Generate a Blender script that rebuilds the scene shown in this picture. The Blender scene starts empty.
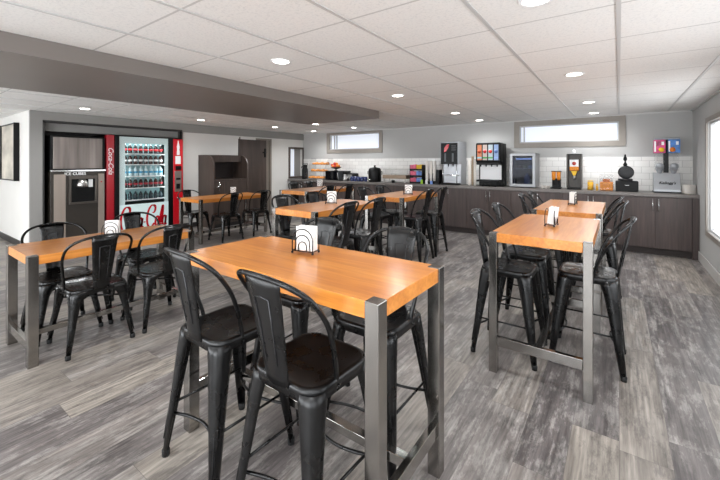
import bpy, math, random
from math import pi, sin, cos, radians as R
from mathutils import Vector, Matrix
random.seed(7)
S = bpy.context.scene
COL = S.collection

# ------------------------------------------------------------------ camera, world, light, exposure
THETA = math.atan2(259, 362)
cd = bpy.data.cameras.new('camera'); cam = bpy.data.objects.new('camera', cd); COL.objects.link(cam)
cd.sensor_width = 36.0; cd.lens = 36.0 * 362 / 720
cd.shift_x = 0.0; cd.shift_y = -78 / 720
cd.clip_start = 0.02
cam.location = (0, 0, 1.38); cam.rotation_euler = (pi / 2, 0, THETA)
S.camera = cam
S.view_settings.view_transform = 'Standard'
S.view_settings.look = 'None'
S.view_settings.gamma = 1.0
S.view_settings.use_curve_mapping = False
S.view_settings.exposure = 1.1
W = bpy.data.worlds.new('world'); S.world = W; W.use_nodes = True
W.node_tree.nodes['Background'].inputs[0].default_value = (0.75, 0.85, 1.0, 1)
W.node_tree.nodes['Background'].inputs[1].default_value = 1.0
WINDOW_GLOW = 1.5
FRONT_FILL = 5.0
LAMP_W = 25.0

CEIL = 2.18
XR, XL, YB, YF = 0.92, -7.35, 7.5, -2.6

# ------------------------------------------------------------------ materials
def srgb(h):
    if isinstance(h, str):
        h = [int(h[i:i + 2], 16) / 255 for i in (0, 2, 4)]
    return tuple((c / 12.92 if c <= 0.04045 else ((c + 0.055) / 1.055) ** 2.4) for c in h) + (1,)

def mat(name, col, rough=0.5, metal=0.0, noise=0.0, nscale=(20, 20, 20), bump=0.0, spec=0.5, coat=0.0, emit=0.0, rvar=0.0):
    m = bpy.data.materials.new(name); m.use_nodes = True
    nt = m.node_tree; b = nt.nodes['Principled BSDF']
    c = srgb(col)
    b.inputs['Base Color'].default_value = c
    b.inputs['Roughness'].default_value = rough
    b.inputs['Metallic'].default_value = metal
    b.inputs['Specular IOR Level'].default_value = spec
    b.inputs['Coat Weight'].default_value = coat
    b.inputs['Coat Roughness'].default_value = 0.12
    if emit:
        b.inputs['Emission Color'].default_value = c
        b.inputs['Emission Strength'].default_value = emit
    tc = nt.nodes.new('ShaderNodeTexCoord'); mp = nt.nodes.new('ShaderNodeMapping')
    nt.links.new(tc.outputs['Object'], mp.inputs[0]); mp.inputs['Scale'].default_value = nscale
    nz = nt.nodes.new('ShaderNodeTexNoise'); nt.links.new(mp.outputs[0], nz.inputs[0])
    nz.inputs['Scale'].default_value = 1.0; nz.inputs['Detail'].default_value = 5
    if noise:
        rp = nt.nodes.new('ShaderNodeValToRGB')
        rp.color_ramp.elements[0].position = 0.3; rp.color_ramp.elements[1].position = 0.7
        rp.color_ramp.elements[0].color = tuple(x * (1 - noise) for x in c[:3]) + (1,)
        rp.color_ramp.elements[1].color = tuple(min(1, x * (1 + noise)) for x in c[:3]) + (1,)
        nt.links.new(nz.outputs[0], rp.inputs[0]); nt.links.new(rp.outputs[0], b.inputs['Base Color'])
    if rvar:
        mr = nt.nodes.new('ShaderNodeMapRange')
        mr.inputs['From Min'].default_value = 0.3; mr.inputs['From Max'].default_value = 0.7
        mr.inputs['To Min'].default_value = rough - rvar; mr.inputs['To Max'].default_value = rough + rvar
        nt.links.new(nz.outputs[0], mr.inputs['Value']); nt.links.new(mr.outputs[0], b.inputs['Roughness'])
    if bump:
        bp = nt.nodes.new('ShaderNodeBump'); bp.inputs['Strength'].default_value = bump; bp.inputs['Distance'].default_value = 0.002
        nt.links.new(nz.outputs[0], bp.inputs['Height']); nt.links.new(bp.outputs[0], b.inputs['Normal'])
    return m

def clear_mat(name, col=(1, 1, 1), alpha=0.85, rough=0.05, body=(1, 1, 1)):
    m = bpy.data.materials.new(name); m.use_nodes = True
    nt = m.node_tree; nt.nodes.clear()
    o = nt.nodes.new('ShaderNodeOutputMaterial')
    t = nt.nodes.new('ShaderNodeBsdfTransparent'); t.inputs[0].default_value = srgb(col)
    g = nt.nodes.new('ShaderNodeBsdfPrincipled'); g.inputs['Roughness'].default_value = rough
    g.inputs['Base Color'].default_value = srgb(body); g.inputs['Specular IOR Level'].default_value = 0.8
    mx = nt.nodes.new('ShaderNodeMixShader'); mx.inputs[0].default_value = 1 - alpha
    nt.links.new(t.outputs[0], mx.inputs[1]); nt.links.new(g.outputs[0], mx.inputs[2]); nt.links.new(mx.outputs[0], o.inputs[0])
    return m

def N(nt, t, **kw):
    n = nt.nodes.new('ShaderNode' + t)
    for k, v in kw.items(): setattr(n, k, v)
    return n

def math_node(nt, op, a, b=None):
    n = N(nt, 'Math', operation=op)
    for i, v in enumerate((a, b)):
        if v is None: continue
        if isinstance(v, (int, float)): n.inputs[i].default_value = v
        else: nt.links.new(v, n.inputs[i])
    return n.outputs[0]

def floor_mat():
    m = bpy.data.materials.new('vinyl_plank_floor'); m.use_nodes = True; nt = m.node_tree; L = nt.links.new
    b = nt.nodes['Principled BSDF']
    g = N(nt, 'NewGeometry'); sp = N(nt, 'SeparateXYZ'); L(g.outputs['Position'], sp.inputs[0])
    PW, PL = 0.2, 1.22
    xs = math_node(nt, 'DIVIDE', sp.outputs[0], PW); row = math_node(nt, 'FLOOR', xs)
    wn = N(nt, 'TexWhiteNoise', noise_dimensions='1D'); L(row, wn.inputs['W'])
    ys = math_node(nt, 'ADD', math_node(nt, 'DIVIDE', sp.outputs[1], PL), math_node(nt, 'MULTIPLY', wn.outputs[0], 7.3))
    colm = math_node(nt, 'FLOOR', ys)
    cb = N(nt, 'CombineXYZ'); L(row, cb.inputs[0]); L(colm, cb.inputs[1])
    wn2 = N(nt, 'TexWhiteNoise', noise_dimensions='3D'); L(cb.outputs[0], wn2.inputs[0])
    rnd = wn2.outputs['Value']
    # grain coordinates with a per-plank shift
    sc = N(nt, 'VectorMath', operation='SCALE'); L(wn2.outputs['Color'], sc.inputs[0]); sc.inputs['Scale'].default_value = 37.0
    ad = N(nt, 'VectorMath', operation='ADD'); L(g.outputs['Position'], ad.inputs[0]); L(sc.outputs[0], ad.inputs[1])
    def noise(scale, s, det=6, rough=0.6):
        mp = N(nt, 'Mapping'); mp.inputs['Scale'].default_value = scale; L(ad.outputs[0], mp.inputs[0])
        n = N(nt, 'TexNoise'); n.inputs['Scale'].default_value = s; n.inputs['Detail'].default_value = det
        n.inputs['Roughness'].default_value = rough; L(mp.outputs[0], n.inputs[0]); return n.outputs[0]
    fine = noise((1, 0.045, 1), 70); mid = noise((1, 0.16, 1), 15); patch = noise((1, 0.28, 1), 13, 10, 0.78)
    def ramp(v, stops):
        r = N(nt, 'ValToRGB'); L(v, r.inputs[0]); e = r.color_ramp.elements
        e[0].position, e[0].color = stops[0][0], srgb(stops[0][1]); e[1].position, e[1].color = stops[-1][0], srgb(stops[-1][1])
        for p, c in stops[1:-1]: x = e.new(p); x.color = srgb(c)
        return r.outputs[0]
    tone = ramp(rnd, [(0.0, '787170'), (0.3, '8d8683'), (0.55, '9c948f'), (0.8, 'b0a79d'), (1.0, 'bfb6ab')])
    def mix(mode, f, a, c):
        x = N(nt, 'MixRGB', blend_type=mode)
        if isinstance(f, (int, float)): x.inputs[0].default_value = f
        else: L(f, x.inputs[0])
        for i, v in ((1, a), (2, c)):
            if isinstance(v, tuple): x.inputs[i].default_value = v
            else: L(v, x.inputs[i])
        return x.outputs[0]
    pf = ramp(patch, [(0.49, '000000'), (0.56, 'ffffff')])
    strong = math_node(nt, 'MULTIPLY', math_node(nt, 'LESS_THAN', rnd, 0.72), 0.55)
    c1 = mix('MIX', math_node(nt, 'MULTIPLY', pf, strong), tone, srgb('c6c1bb'))
    df = ramp(noise((1, 0.3, 1), 14, 10, 0.8), [(0.51, '000000'), (0.6, 'ffffff')])
    c1 = mix('MIX', math_node(nt, 'MULTIPLY', df, 0.5), c1, srgb('605b5a'))
    fr = ramp(fine, [(0.3, '8a8a8a'), (0.7, 'ffffff')]); c2 = mix('MULTIPLY', 0.75, c1, fr)
    mr_ = ramp(mid, [(0.35, '9c9a9a'), (0.65, 'ffffff')]); c3 = mix('MULTIPLY', 0.6, c2, mr_)
    fx = math_node(nt, 'FRACT', xs); fy = math_node(nt, 'FRACT', ys)
    seam = math_node(nt, 'MAXIMUM', math_node(nt, 'LESS_THAN', fx, 0.012), math_node(nt, 'LESS_THAN', fy, 0.002))
    c4 = mix('MIX', math_node(nt, 'MULTIPLY', seam, 0.6), c3, srgb('4a4645'))
    L(c4, b.inputs['Base Color'])
    rr = N(nt, 'MapRange'); rr.inputs['To Min'].default_value = 0.3; rr.inputs['To Max'].default_value = 0.5; L(patch, rr.inputs[0]); L(rr.outputs[0], b.inputs['Roughness'])
    b.inputs['Specular IOR Level'].default_value = 0.45
    bp = N(nt, 'Bump'); bp.inputs['Strength'].default_value = 0.25; bp.inputs['Distance'].default_value = 0.002; L(fine, bp.inputs['Height']); L(bp.outputs[0], b.inputs['Normal'])
    return m

def wood_mat(name, cols, axis=1, rough=0.3, coat=0.3, fine=60.0, contrast=1.0):
    m = bpy.data.materials.new(name); m.use_nodes = True; nt = m.node_tree; L = nt.links.new
    b = nt.nodes['Principled BSDF']; tc = N(nt, 'TexCoord'); oi = N(nt, 'ObjectInfo')
    ad = N(nt, 'VectorMath', operation='ADD'); L(tc.outputs['Object'], ad.inputs[0])
    sc = N(nt, 'MapRange'); sc.inputs['To Max'].default_value = 30; L(oi.outputs['Random'], sc.inputs[0]); L(sc.outputs[0], ad.inputs[1])
    s = [1.0, 1.0, 1.0]; s[axis] = 0.06
    mp = N(nt, 'Mapping'); mp.inputs['Scale'].default_value = s; L(ad.outputs[0], mp.inputs[0])
    n1 = N(nt, 'TexNoise'); n1.inputs['Scale'].default_value = fine; n1.inputs['Detail'].default_value = 6; L(mp.outputs[0], n1.inputs[0])
    n2 = N(nt, 'TexNoise'); n2.inputs['Scale'].default_value = fine * 0.2; n2.inputs['Detail'].default_value = 3; L(mp.outputs[0], n2.inputs[0])
    n2.inputs['Distortion'].default_value = 0.6
    s2 = math_node(nt, 'ADD', math_node(nt, 'MULTIPLY', n1.outputs[0], 0.5), math_node(nt, 'MULTIPLY', n2.outputs[0], 0.5))
    r = N(nt, 'ValToRGB'); L(s2, r.inputs[0]); e = r.color_ramp.elements
    e[0].position = 0.5 - 0.14 / contrast; e[1].position = 0.5 + 0.14 / contrast
    e[0].color = srgb(cols[0]); e[1].color = srgb(cols[2]); x = e.new(0.5); x.color = srgb(cols[1])
    L(r.outputs[0], b.inputs['Base Color']); b.inputs['Roughness'].default_value = rough
    b.inputs['Coat Weight'].default_value = coat; b.inputs['Coat Roughness'].default_value = 0.15
    return m

def tile_mat():
    m = bpy.data.materials.new('white_subway_tile'); m.use_nodes = True; nt = m.node_tree; L = nt.links.new
    b = nt.nodes['Principled BSDF']; g = N(nt, 'NewGeometry'); sp = N(nt, 'SeparateXYZ'); L(g.outputs['Position'], sp.inputs[0])
    cb = N(nt, 'CombineXYZ'); L(sp.outputs[0], cb.inputs[0]); L(sp.outputs[2], cb.inputs[1])
    br = N(nt, 'TexBrick'); L(cb.outputs[0], br.inputs[0]); br.inputs['Scale'].default_value = 1.0
    br.inputs['Brick Width'].default_value = 0.2; br.inputs['Row Height'].default_value = 0.1
    br.inputs['Mortar Size'].default_value = 0.003; br.inputs['Mortar Smooth'].default_value = 0.2
    br.inputs['Color1'].default_value = srgb('e6e4e0'); br.inputs['Color2'].default_value = srgb('dddad6'); br.inputs['Mortar'].default_value = srgb('b9b6b2')
    L(br.outputs[0], b.inputs['Base Color']); b.inputs['Roughness'].default_value = 0.2
    bp = N(nt, 'Bump'); bp.inputs['Strength'].default_value = 0.4; bp.inputs['Distance'].default_value = 0.002; bp.invert = True
    L(br.outputs['Fac'], bp.inputs['Height']); L(bp.outputs[0], b.inputs['Normal'])
    return m

def ceiling_mat():
    m = bpy.data.materials.new('speckled_ceiling_tile'); m.use_nodes = True; nt = m.node_tree; L = nt.links.new
    b = nt.nodes['Principled BSDF']; g = N(nt, 'NewGeometry')
    n = N(nt, 'TexNoise'); n.inputs['Scale'].default_value = 60; n.inputs['Detail'].default_value = 4; n.inputs['Roughness'].default_value = 0.8; L(g.outputs['Position'], n.inputs[0])
    r = N(nt, 'ValToRGB'); L(n.outputs[0], r.inputs[0]); e = r.color_ramp.elements
    e[0].position = 0.36; e[0].color = srgb('d9d8d6'); e[1].position = 0.5; e[1].color = srgb('e6e4e1')
    # seam across every 0.62 m where the tiles butt
    sp = N(nt, 'SeparateXYZ'); L(g.outputs['Position'], sp.inputs[0])
    fy = math_node(nt, 'FRACT', math_node(nt, 'DIVIDE', math_node(nt, 'SUBTRACT', sp.outputs[1], 2.245 - 0.005), 0.625))
    ms = math_node(nt, 'LESS_THAN', fy, 0.022)
    mx = N(nt, 'MixRGB'); L(math_node(nt, 'MULTIPLY', ms, 0.45), mx.inputs[0]); L(r.outputs[0], mx.inputs[1]); mx.inputs[2].default_value = srgb('8e8b88')
    L(mx.outputs[0], b.inputs['Base Color']); b.inputs['Roughness'].default_value = 0.95; b.inputs['Specular IOR Level'].default_value = 0.1
    bp = N(nt, 'Bump'); bp.inputs['Strength'].default_value = 0.3; bp.inputs['Distance'].default_value = 0.003; L(n.outputs[0], bp.inputs['Height']); L(bp.outputs[0], b.inputs['Normal'])
    return m

M = {}
M['floor'] = floor_mat(); M['tile'] = tile_mat(); M['ceiling'] = ceiling_mat()
M['wall'] = mat('light_grey_wall', 'b1b0ae', 0.8, noise=0.02, nscale=(3, 3, 3))
M['wall_white'] = mat('off_white_wall', 'd4d2ce', 0.8, noise=0.02, nscale=(3, 3, 3))
M['wall_grey'] = mat('mid_grey_wall', '8d8b88', 0.8, noise=0.02, nscale=(3, 3, 3))
M['soffit'] = mat('taupe_soffit_paint', '77706b', 0.45, noise=0.03, nscale=(2, 2, 2))
M['trim'] = mat('taupe_window_trim', '8b847c', 0.5, noise=0.05, nscale=(8, 8, 8))
M['baseboard'] = mat('pale_baseboard', 'bdb9b5', 0.5, noise=0.02)
M['dark_base'] = mat('dark_base', '2c2a29', 0.5, noise=0.05)
M['grid'] = mat('ceiling_grid_metal', 'c2c1bf', 0.4)
M['top'] = wood_mat('honey_wood_top', ('b96e2e', 'ca7f35', 'd99045'), axis=1, rough=0.28, coat=0.35)
M['steel'] = mat('brushed_steel', '9d9a96', 0.16, 1.0, noise=0.12, nscale=(5, 5, 2))
M['steel_plain'] = mat('stainless_steel', 'b5b3b0', 0.3, 1.0, noise=0.08, nscale=(60, 60, 2))
M['chrome'] = mat('chrome', 'd8d8d8', 0.12, 1.0)
M['black'] = mat('black_powder_coat', '070708', 0.3, 0.0, noise=0.35, nscale=(14, 14, 14), rvar=0.07, spec=0.42, bump=0.05)
M['black_low'] = mat('black_satin_metal', '060606', 0.25, 0.0, noise=0.3, nscale=(14, 14, 14), rvar=0.06, spec=0.42)
M['grey_plastic'] = mat('grey_plastic', '8d8f93', 0.35)
M['rubber'] = mat('black_rubber', '121212', 0.7)
M['cabinet'] = wood_mat('dark_walnut_laminate', ('3a302d', '473b38', '534642'), axis=2, rough=0.45, coat=0.0, fine=45)
M['cabinet_v'] = wood_mat('espresso_laminate', ('352c29', '40352f', '4b3f39'), axis=2, rough=0.45, coat=0.0, fine=45)
M['worktop'] = mat('grey_brown_worktop', '6d6763', 0.35, noise=0.12, nscale=(30, 30, 30))
M['napkin'] = mat('white_paper', 'f0f0ee', 0.85)
M['wire'] = mat('black_wire', '18181a', 0.35, 0.5)
M['plastic_black'] = mat('black_plastic', '070708', 0.42, spec=0.25)
M['dark_glass'] = mat('dark_glass', '07090e', 0.06, spec=0.8)
M['red'] = mat('vending_red', 'c4101f', 0.25, coat=0.4)
M['darkred'] = mat('vending_dark_red', 'a01020', 0.3, coat=0.3)
M['white'] = mat('white_plastic', 'e8e8e8', 0.4)
M['vendwhite'] = mat('vending_pale_panel', 'cfe2e2', 0.3, emit=0.08)
M['interior'] = mat('vending_interior', '8fb4b8', 0.5, emit=0.08)
M['glass'] = clear_mat('clear_glass', alpha=0.9, body=(0.1, 0.1, 0.1))
M['acrylic'] = clear_mat('clear_acrylic', alpha=0.9, body=(0.45, 0.45, 0.45))
M['glow'] = mat('window_daylight', 'f3f7fb', 0.5, emit=1.0)
M['glow'].node_tree.nodes['Principled BSDF'].inputs['Emission Strength'].default_value = WINDOW_GLOW
M['fill_front'] = mat('added_front_fill', 'f3f7fb', 0.5, emit=1.0)  # fill glow for the panes added behind the camera
M['fill_front'].node_tree.nodes['Principled BSDF'].inputs['Emission Strength'].default_value = FRONT_FILL
M['glow_back'] = mat('frosted_daylight', 'e6ecf6', 0.5, emit=1.0)
M['glow_back'].node_tree.nodes['Principled BSDF'].inputs['Emission Strength'].default_value = 0.2
M['lamp'] = mat('lamp_diffuser', 'fff8ee', 0.5, emit=9.0)
M['orange'] = mat('orange_food', 'd9820c', 0.5, noise=0.3, nscale=(60, 60, 60))
M['yellow'] = mat('yellow_packet', 'e6b822', 0.5)
M['pink'] = mat('pink_packet', 'e06a86', 0.5)
M['blue'] = mat('blue_packet', '6f8fd0', 0.5)
M['green'] = mat('lime_packet', '9ecb2c', 0.5)
M['navy'] = mat('navy_ceramic', '232c52', 0.25)
M['cream'] = mat('cream_ceramic', 'efe9e2', 0.4)
M['bread'] = mat('baked_bread', 'd08a42', 0.6, noise=0.35, nscale=(40, 40, 40))
M['apple'] = mat('apple_red', 'b8321e', 0.3, noise=0.3, nscale=(25, 25, 25))
M['orange_fruit'] = mat('orange_peel', 'e07a20', 0.45)
M['canvas'] = mat('muted_canvas_print', 'b8b2a6', 0.7, noise=0.4, nscale=(1.5, 1.5, 3))
M['beige'] = mat('beige_steel_panel', '9b8f85', 0.4, 0.4, noise=0.08, nscale=(10, 10, 1))
M['bronze'] = mat('dark_bronze_panel', '3d3833', 0.35, 0.4)

# ------------------------------------------------------------------ mesh building
class MB:
    def __init__(s): s.v = []; s.f = []; s.sm = []
    def add(s, vs, fs, smooth=False, T=None):
        o = len(s.v)
        for p in vs:
            p = Vector(p); s.v.append(tuple(T @ p) if T else tuple(p))
        for f in fs: s.f.append(tuple(i + o for i in f)); s.sm.append(smooth)
        return s
    def box(s, x0, x1, y0, y1, z0, z1, T=None):
        vs = [(x, y, z) for z in (z0, z1) for y in (y0, y1) for x in (x0, x1)]
        return s.add(vs, [(0, 2, 3, 1), (4, 5, 7, 6), (0, 1, 5, 4), (2, 6, 7, 3), (0, 4, 6, 2), (1, 3, 7, 5)], False, T)
    def loft(s, rings, smooth=True, cap=True, T=None):
        n = len(rings[0]); vs = [p for r in rings for p in r]; fs = []
        for i in range(len(rings) - 1):
            for j in range(n):
                fs.append((i * n + j, i * n + (j + 1) % n, (i + 1) * n + (j + 1) % n, (i + 1) * n + j))
        s.add(vs, fs, smooth, T)
        if cap:
            s.add(rings[0], [tuple(reversed(range(n)))], False, T); s.add(rings[-1], [tuple(range(n))], False, T)
        return s
    def lathe(s, prof, n=20, c=(0, 0, 0), T=None):
        rings = [[(c[0] + r * cos(2 * pi * j / n), c[1] + r * sin(2 * pi * j / n), c[2] + z) for j in range(n)] for r, z in prof]
        return s.loft(rings, True, True, T)
    def tube(s, pts, r, n=8, closed=False, T=None):
        P = [Vector(p) for p in pts]; k = len(P); rings = []; up = None
        for i in range(k):
            if closed: t = P[(i + 1) % k] - P[i - 1]
            else: t = P[min(i + 1, k - 1)] - P[max(i - 1, 0)]
            t.normalize()
            if up is None: up = t.orthogonal().normalized()
            else: up = (up - t * up.dot(t)).normalized()
            b = t.cross(up); rr = r[i] if isinstance(r, (list, tuple)) else r
            rings.append([tuple(P[i] + (up * cos(2 * pi * j / n) + b * sin(2 * pi * j / n)) * rr) for j in range(n)])
        if closed: rings.append(rings[0])
        return s.loft(rings, True, not closed, T)
    def prism(s, poly, z0, z1, T=None, axis=2):
        def p3(a, b, h): return (a, b, h) if axis == 2 else ((a, h, b) if axis == 1 else (h, a, b))
        n = len(poly); vs = [p3(a, b, z0) for a, b in poly] + [p3(a, b, z1) for a, b in poly]
        fs = [tuple(reversed(range(n))), tuple(range(n, 2 * n))] + [(i, (i + 1) % n, n + (i + 1) % n, n + i) for i in range(n)]
        return s.add(vs, fs, False, T)
    def build(s, name, m, parent=None, bevel=0.0, seg=2, loc=None):
        me = bpy.data.meshes.new(name); me.from_pydata(s.v, [], s.f); me.materials.append(m)
        me.polygons.foreach_set('use_smooth', s.sm); me.update()
        import bmesh
        bm = bmesh.new(); bm.from_mesh(me); bmesh.ops.remove_doubles(bm, verts=bm.verts, dist=1e-6); bmesh.ops.recalc_face_normals(bm, faces=bm.faces); bm.to_mesh(me); bm.free()
        o = bpy.data.objects.new(name, me); COL.objects.link(o)
        if parent: o.parent = parent
        if loc: o.location = loc
        if bevel:
            b = o.modifiers.new('bevel', 'BEVEL'); b.width = bevel; b.segments = seg; b.limit_method = 'ANGLE'; b.angle_limit = R(40)
        return o

def tag(o, label, cat, group=None):
    o['label'] = label; o['category'] = cat
    if group: o['group'] = group
    return o
def thing(name, label, cat, loc=(0, 0, 0), rz=0.0, group=None):
    o = bpy.data.objects.new(name, None); COL.objects.link(o); o.empty_display_size = 0.1
    o.location = loc; o.rotation_euler = (0, 0, rz); return tag(o, label, cat, group)
def struct(o): o['kind'] = 'structure'; return o
def box(name, m, x0, x1, y0, y1, z0, z1, parent=None, bevel=0.0):
    return MB().box(x0, x1, y0, y1, z0, z1).build(name, m, parent, bevel)
CH = {}
def kids(o): return [c for c in COL.objects if c.parent == o]
def copy_tree(o, parent=None):
    ks = CH.get(o.name)
    if ks is None: ks = CH[o.name] = kids(o)
    c = o.copy(); COL.objects.link(c); c.parent = parent
    for k in ks: copy_tree(k, c)
    return c
def dup(o, loc, rz, label=None, group=None):
    c = copy_tree(o); c.location = loc; c.rotation_euler = (0, 0, rz)
    if label: c['label'] = label
    if group: c['group'] = group
    return c
def text_mesh(name, s, size, m, parent, loc, rot, shear=0.0, sx=1.0, extrude=0.001, bold=0.0):
    cu = bpy.data.curves.new(name, 'FONT'); cu.body = s; cu.size = size; cu.shear = shear; cu.extrude = extrude; cu.offset = bold
    cu.align_x = 'CENTER'; cu.align_y = 'CENTER'
    t = bpy.data.objects.new('tmp', cu); COL.objects.link(t); bpy.context.view_layer.update()
    me = bpy.data.meshes.new_from_object(t.evaluated_get(bpy.context.evaluated_depsgraph_get()))
    bpy.data.objects.remove(t)
    me.materials.clear(); me.materials.append(m)
    o = bpy.data.objects.new(name, me); COL.objects.link(o); o.parent = parent; o.location = loc; o.rotation_euler = rot; o.scale = (sx, 1, 1)
    return o

# ------------------------------------------------------------------ room shell
struct(box('floor', M['floor'], -9.5, XR + 0.15, YF - 0.15, YB + 0.15, -0.1, 0))
struct(box('ceiling', M['ceiling'], -9.5, XR + 0.15, YF - 0.15, YB + 0.15, CEIL, CEIL + 0.1))

def wall_holes(name, m, axis, pos, th, a0, a1, z0, z1, holes):
    """wall along an axis ('x' or 'y') at pos..pos+th, spanning a0..a1, with rectangular holes (h0,h1,zb,zt)"""
    mb = MB()
    def bx(p, q, c, d):
        if q - p < 1e-4 or d - c < 1e-4: return
        lo, hi = min(pos, pos + th), max(pos, pos + th)
        if axis == 'x': mb.box(p, q, lo, hi, c, d)
        else: mb.box(lo, hi, p, q, c, d)
    cur = a0
    for h in sorted(holes):
        bx(cur, h[0], z0, z1); bx(h[0], h[1], z0, h[2]); bx(h[0], h[1], h[3], z1); cur = h[1]
    bx(cur, a1, z0, z1)
    return struct(mb.build(name, m))
B1 = (-6.37, -4.79, 1.71, 2.11); B2 = (-1.57, 0.0, 1.74, 2.07)
wall_holes('wall_back', M['wall'], 'x', YB, 0.12, XL - 0.12, XR + 0.12, 0, CEIL, [B1, B2])
RW = [(4.35, 6.32, 0.50, 1.88), (1.0, 3.4, 0.5, 1.88), (-2.2, 0.2, 0.5, 1.88)]
wall_holes('wall_right', M['wall'], 'y', XR, 0.12, YF - 0.12, YB, 0, CEIL, RW)
FW = [(-8.6, -6.0, 0.3, 1.95), (-5.2, -2.6, 0.3, 1.95), (-1.9, 0.5, 0.3, 1.95)]  # openings for the added fill windows, out of view
wall_holes('wall_front', M['wall'], 'x', YF - 0.12, 0.12, -9.5, XR + 0.12, 0, CEIL, FW)
# left side: pillar wall, alcove, white wall with opening
LH = [(1.74, 3.93, 0.0, 2.01)]
wall_holes('wall_left', M['wall_grey'], 'y', XL, -0.06, 1.57, 3.97, 0, CEIL, LH)
wall_holes('wall_left_white', M['wall_white'], 'y', XL - 0.02, -0.10, 3.97, YB, 0, 2.0, [(5.34, 6.25, 0, 1.93), (6.98, 7.46, 0.98, 1.74)])
struct(box('wall_behind_door', M['wall_grey'], XL - 0.3, XL - 0.26, 5.0, 6.6, 0, CEIL))
struct(box('trim_1', M['wall_grey'], XL - 0.12, XL, 3.97, YB, 2.0, CEIL))
struct(MB().box(-8.4, XL - 0.06, 1.57, 1.69, 0, CEIL).box(-9.4, -8.4, 1.57, 1.69, 0, CEIL).build('wall_recess', M['wall_white']))
struct(box('wall_far_left', M['wall_white'], -9.5, -9.4, YF, 1.6, 0, CEIL))
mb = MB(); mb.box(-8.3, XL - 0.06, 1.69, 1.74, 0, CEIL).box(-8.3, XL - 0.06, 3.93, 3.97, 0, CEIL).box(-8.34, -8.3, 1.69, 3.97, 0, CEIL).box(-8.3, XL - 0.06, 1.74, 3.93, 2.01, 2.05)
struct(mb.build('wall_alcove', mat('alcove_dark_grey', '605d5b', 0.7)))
struct(box('wall_alcove_added_panel', M['wall_grey'], XL - 0.16, XL - 0.13, 1.74, 3.93, 1.88, 2.01))  # added panel, stands in for the lit grey alcove depth above the machines
mb = MB()
for t in ((1.72, 1.74, 0, 2.03), (3.93, 3.95, 0, 2.03)): mb.box(XL - 0.06, XL + 0.008, *t)
mb.box(XL - 0.06, XL + 0.008, 1.72, 3.95, 2.01, 2.04)
struct(mb.build('trim_2', M['dark_base']))
# soffit
struct(box('ceiling_soffit', M['soffit'], -4.58, -3.06, YF, 4.79, 2.06, CEIL))
# ceiling grid
mb = MB(); k = -14
while k <= 1:
    x = 0.62 * k - 0.002
    mb.box(x - 0.011, x + 0.011, YF, YB, CEIL - 0.006, CEIL)
    k += 1
struct(mb.build('trim_3', M['grid']))
mb = MB().box(XR - 0.02, XR, YF, YB, CEIL - 0.02, CEIL).box(XL, XR, YB - 0.02, YB, CEIL - 0.02, CEIL)
struct(mb.build('trim_4', M['grid']))
# baseboards
struct(box('baseboard_right', M['baseboard'], XR - 0.015, XR, YF, 6.93, 0, 0.13, bevel=0.004))
struct(box('baseboard_recess', M['dark_base'], -9.4, XL, 1.555, 1.57, 0, 0.1))
struct(box('baseboard_left', M['dark_base'], XL - 0.02, XL - 0.005, 3.97, 7.3, 0, 0.1))
struct(box('baseboard_pillar', M['dark_base'], XL, XL + 0.012, 1.57, 1.72, 0, 0.1))
# backsplash
struct(box('trim_5', M['tile'], XL + 0.0, XR, YB - 0.012, YB, 0.9, 1.465))
# windows
def window(name, axis, pos, d, a0, a1, z0, z1, fw, glow, depth=0.1, mull=()):
    """frame around opening; d = direction into the wall (+1/-1)"""
    r = bpy.data.objects.new(name, None); COL.objects.link(r); struct(r)
    def part(nm, m, rects, p0, p1, bev=0.003):
        mb = MB(); lo, hi = min(p0, p1), max(p0, p1)
        for a, b, c, e in rects:
            if axis == 'x': mb.box(a, b, lo, hi, c, e)
            else: mb.box(lo, hi, a, b, c, e)
        o = mb.build(nm, m, r, bev); return o
    part('window_frame', M['trim'], [(a0 - fw, a1 + fw, z1, z1 + fw), (a0 - fw, a1 + fw, z0 - fw, z0), (a0 - fw, a0, z0, z1), (a1, a1 + fw, z0, z1)], pos - d * 0.018, pos - d * 0.0005)
    s = 0.022
    part('window_sash', mat('window_sash_grey', 'b9b9b9', 0.4), [(a0, a1, z1 - s, z1), (a0, a1, z0, z0 + s), (a0, a0 + s, z0 + s, z1 - s), (a1 - s, a1, z0 + s, z1 - s)] + [(q, q + s, z0 + s, z1 - s) for q in mull], pos + d * 0.02, pos + d * 0.06)
    part('window_pane', glow, [(a0 + s, a1 - s, z0 + s, z1 - s)], pos + d * 0.065, pos + d * 0.075, 0)
    return r
window('window_1', 'x', YB, 1, *B1, 0.1, M['glow_back'], mull=(-6.25, -6.17))
window('window_2', 'x', YB, 1, *B2, 0.09, M['glow_back'], mull=(-1.5,))
for i, h in enumerate(RW): window('window_%d' % (i + 3), 'y', XR, 1, h[0], h[1], h[2], h[3], 0.06, M['glow'])
for i, h in enumerate(FW): window('window_%d' % (i + 6), 'x', YF, -1, h[0], h[1], h[2], h[3], 0.06, M['fill_front'])  # unseen windows added behind the camera to light floor, ceiling and steel
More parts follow.
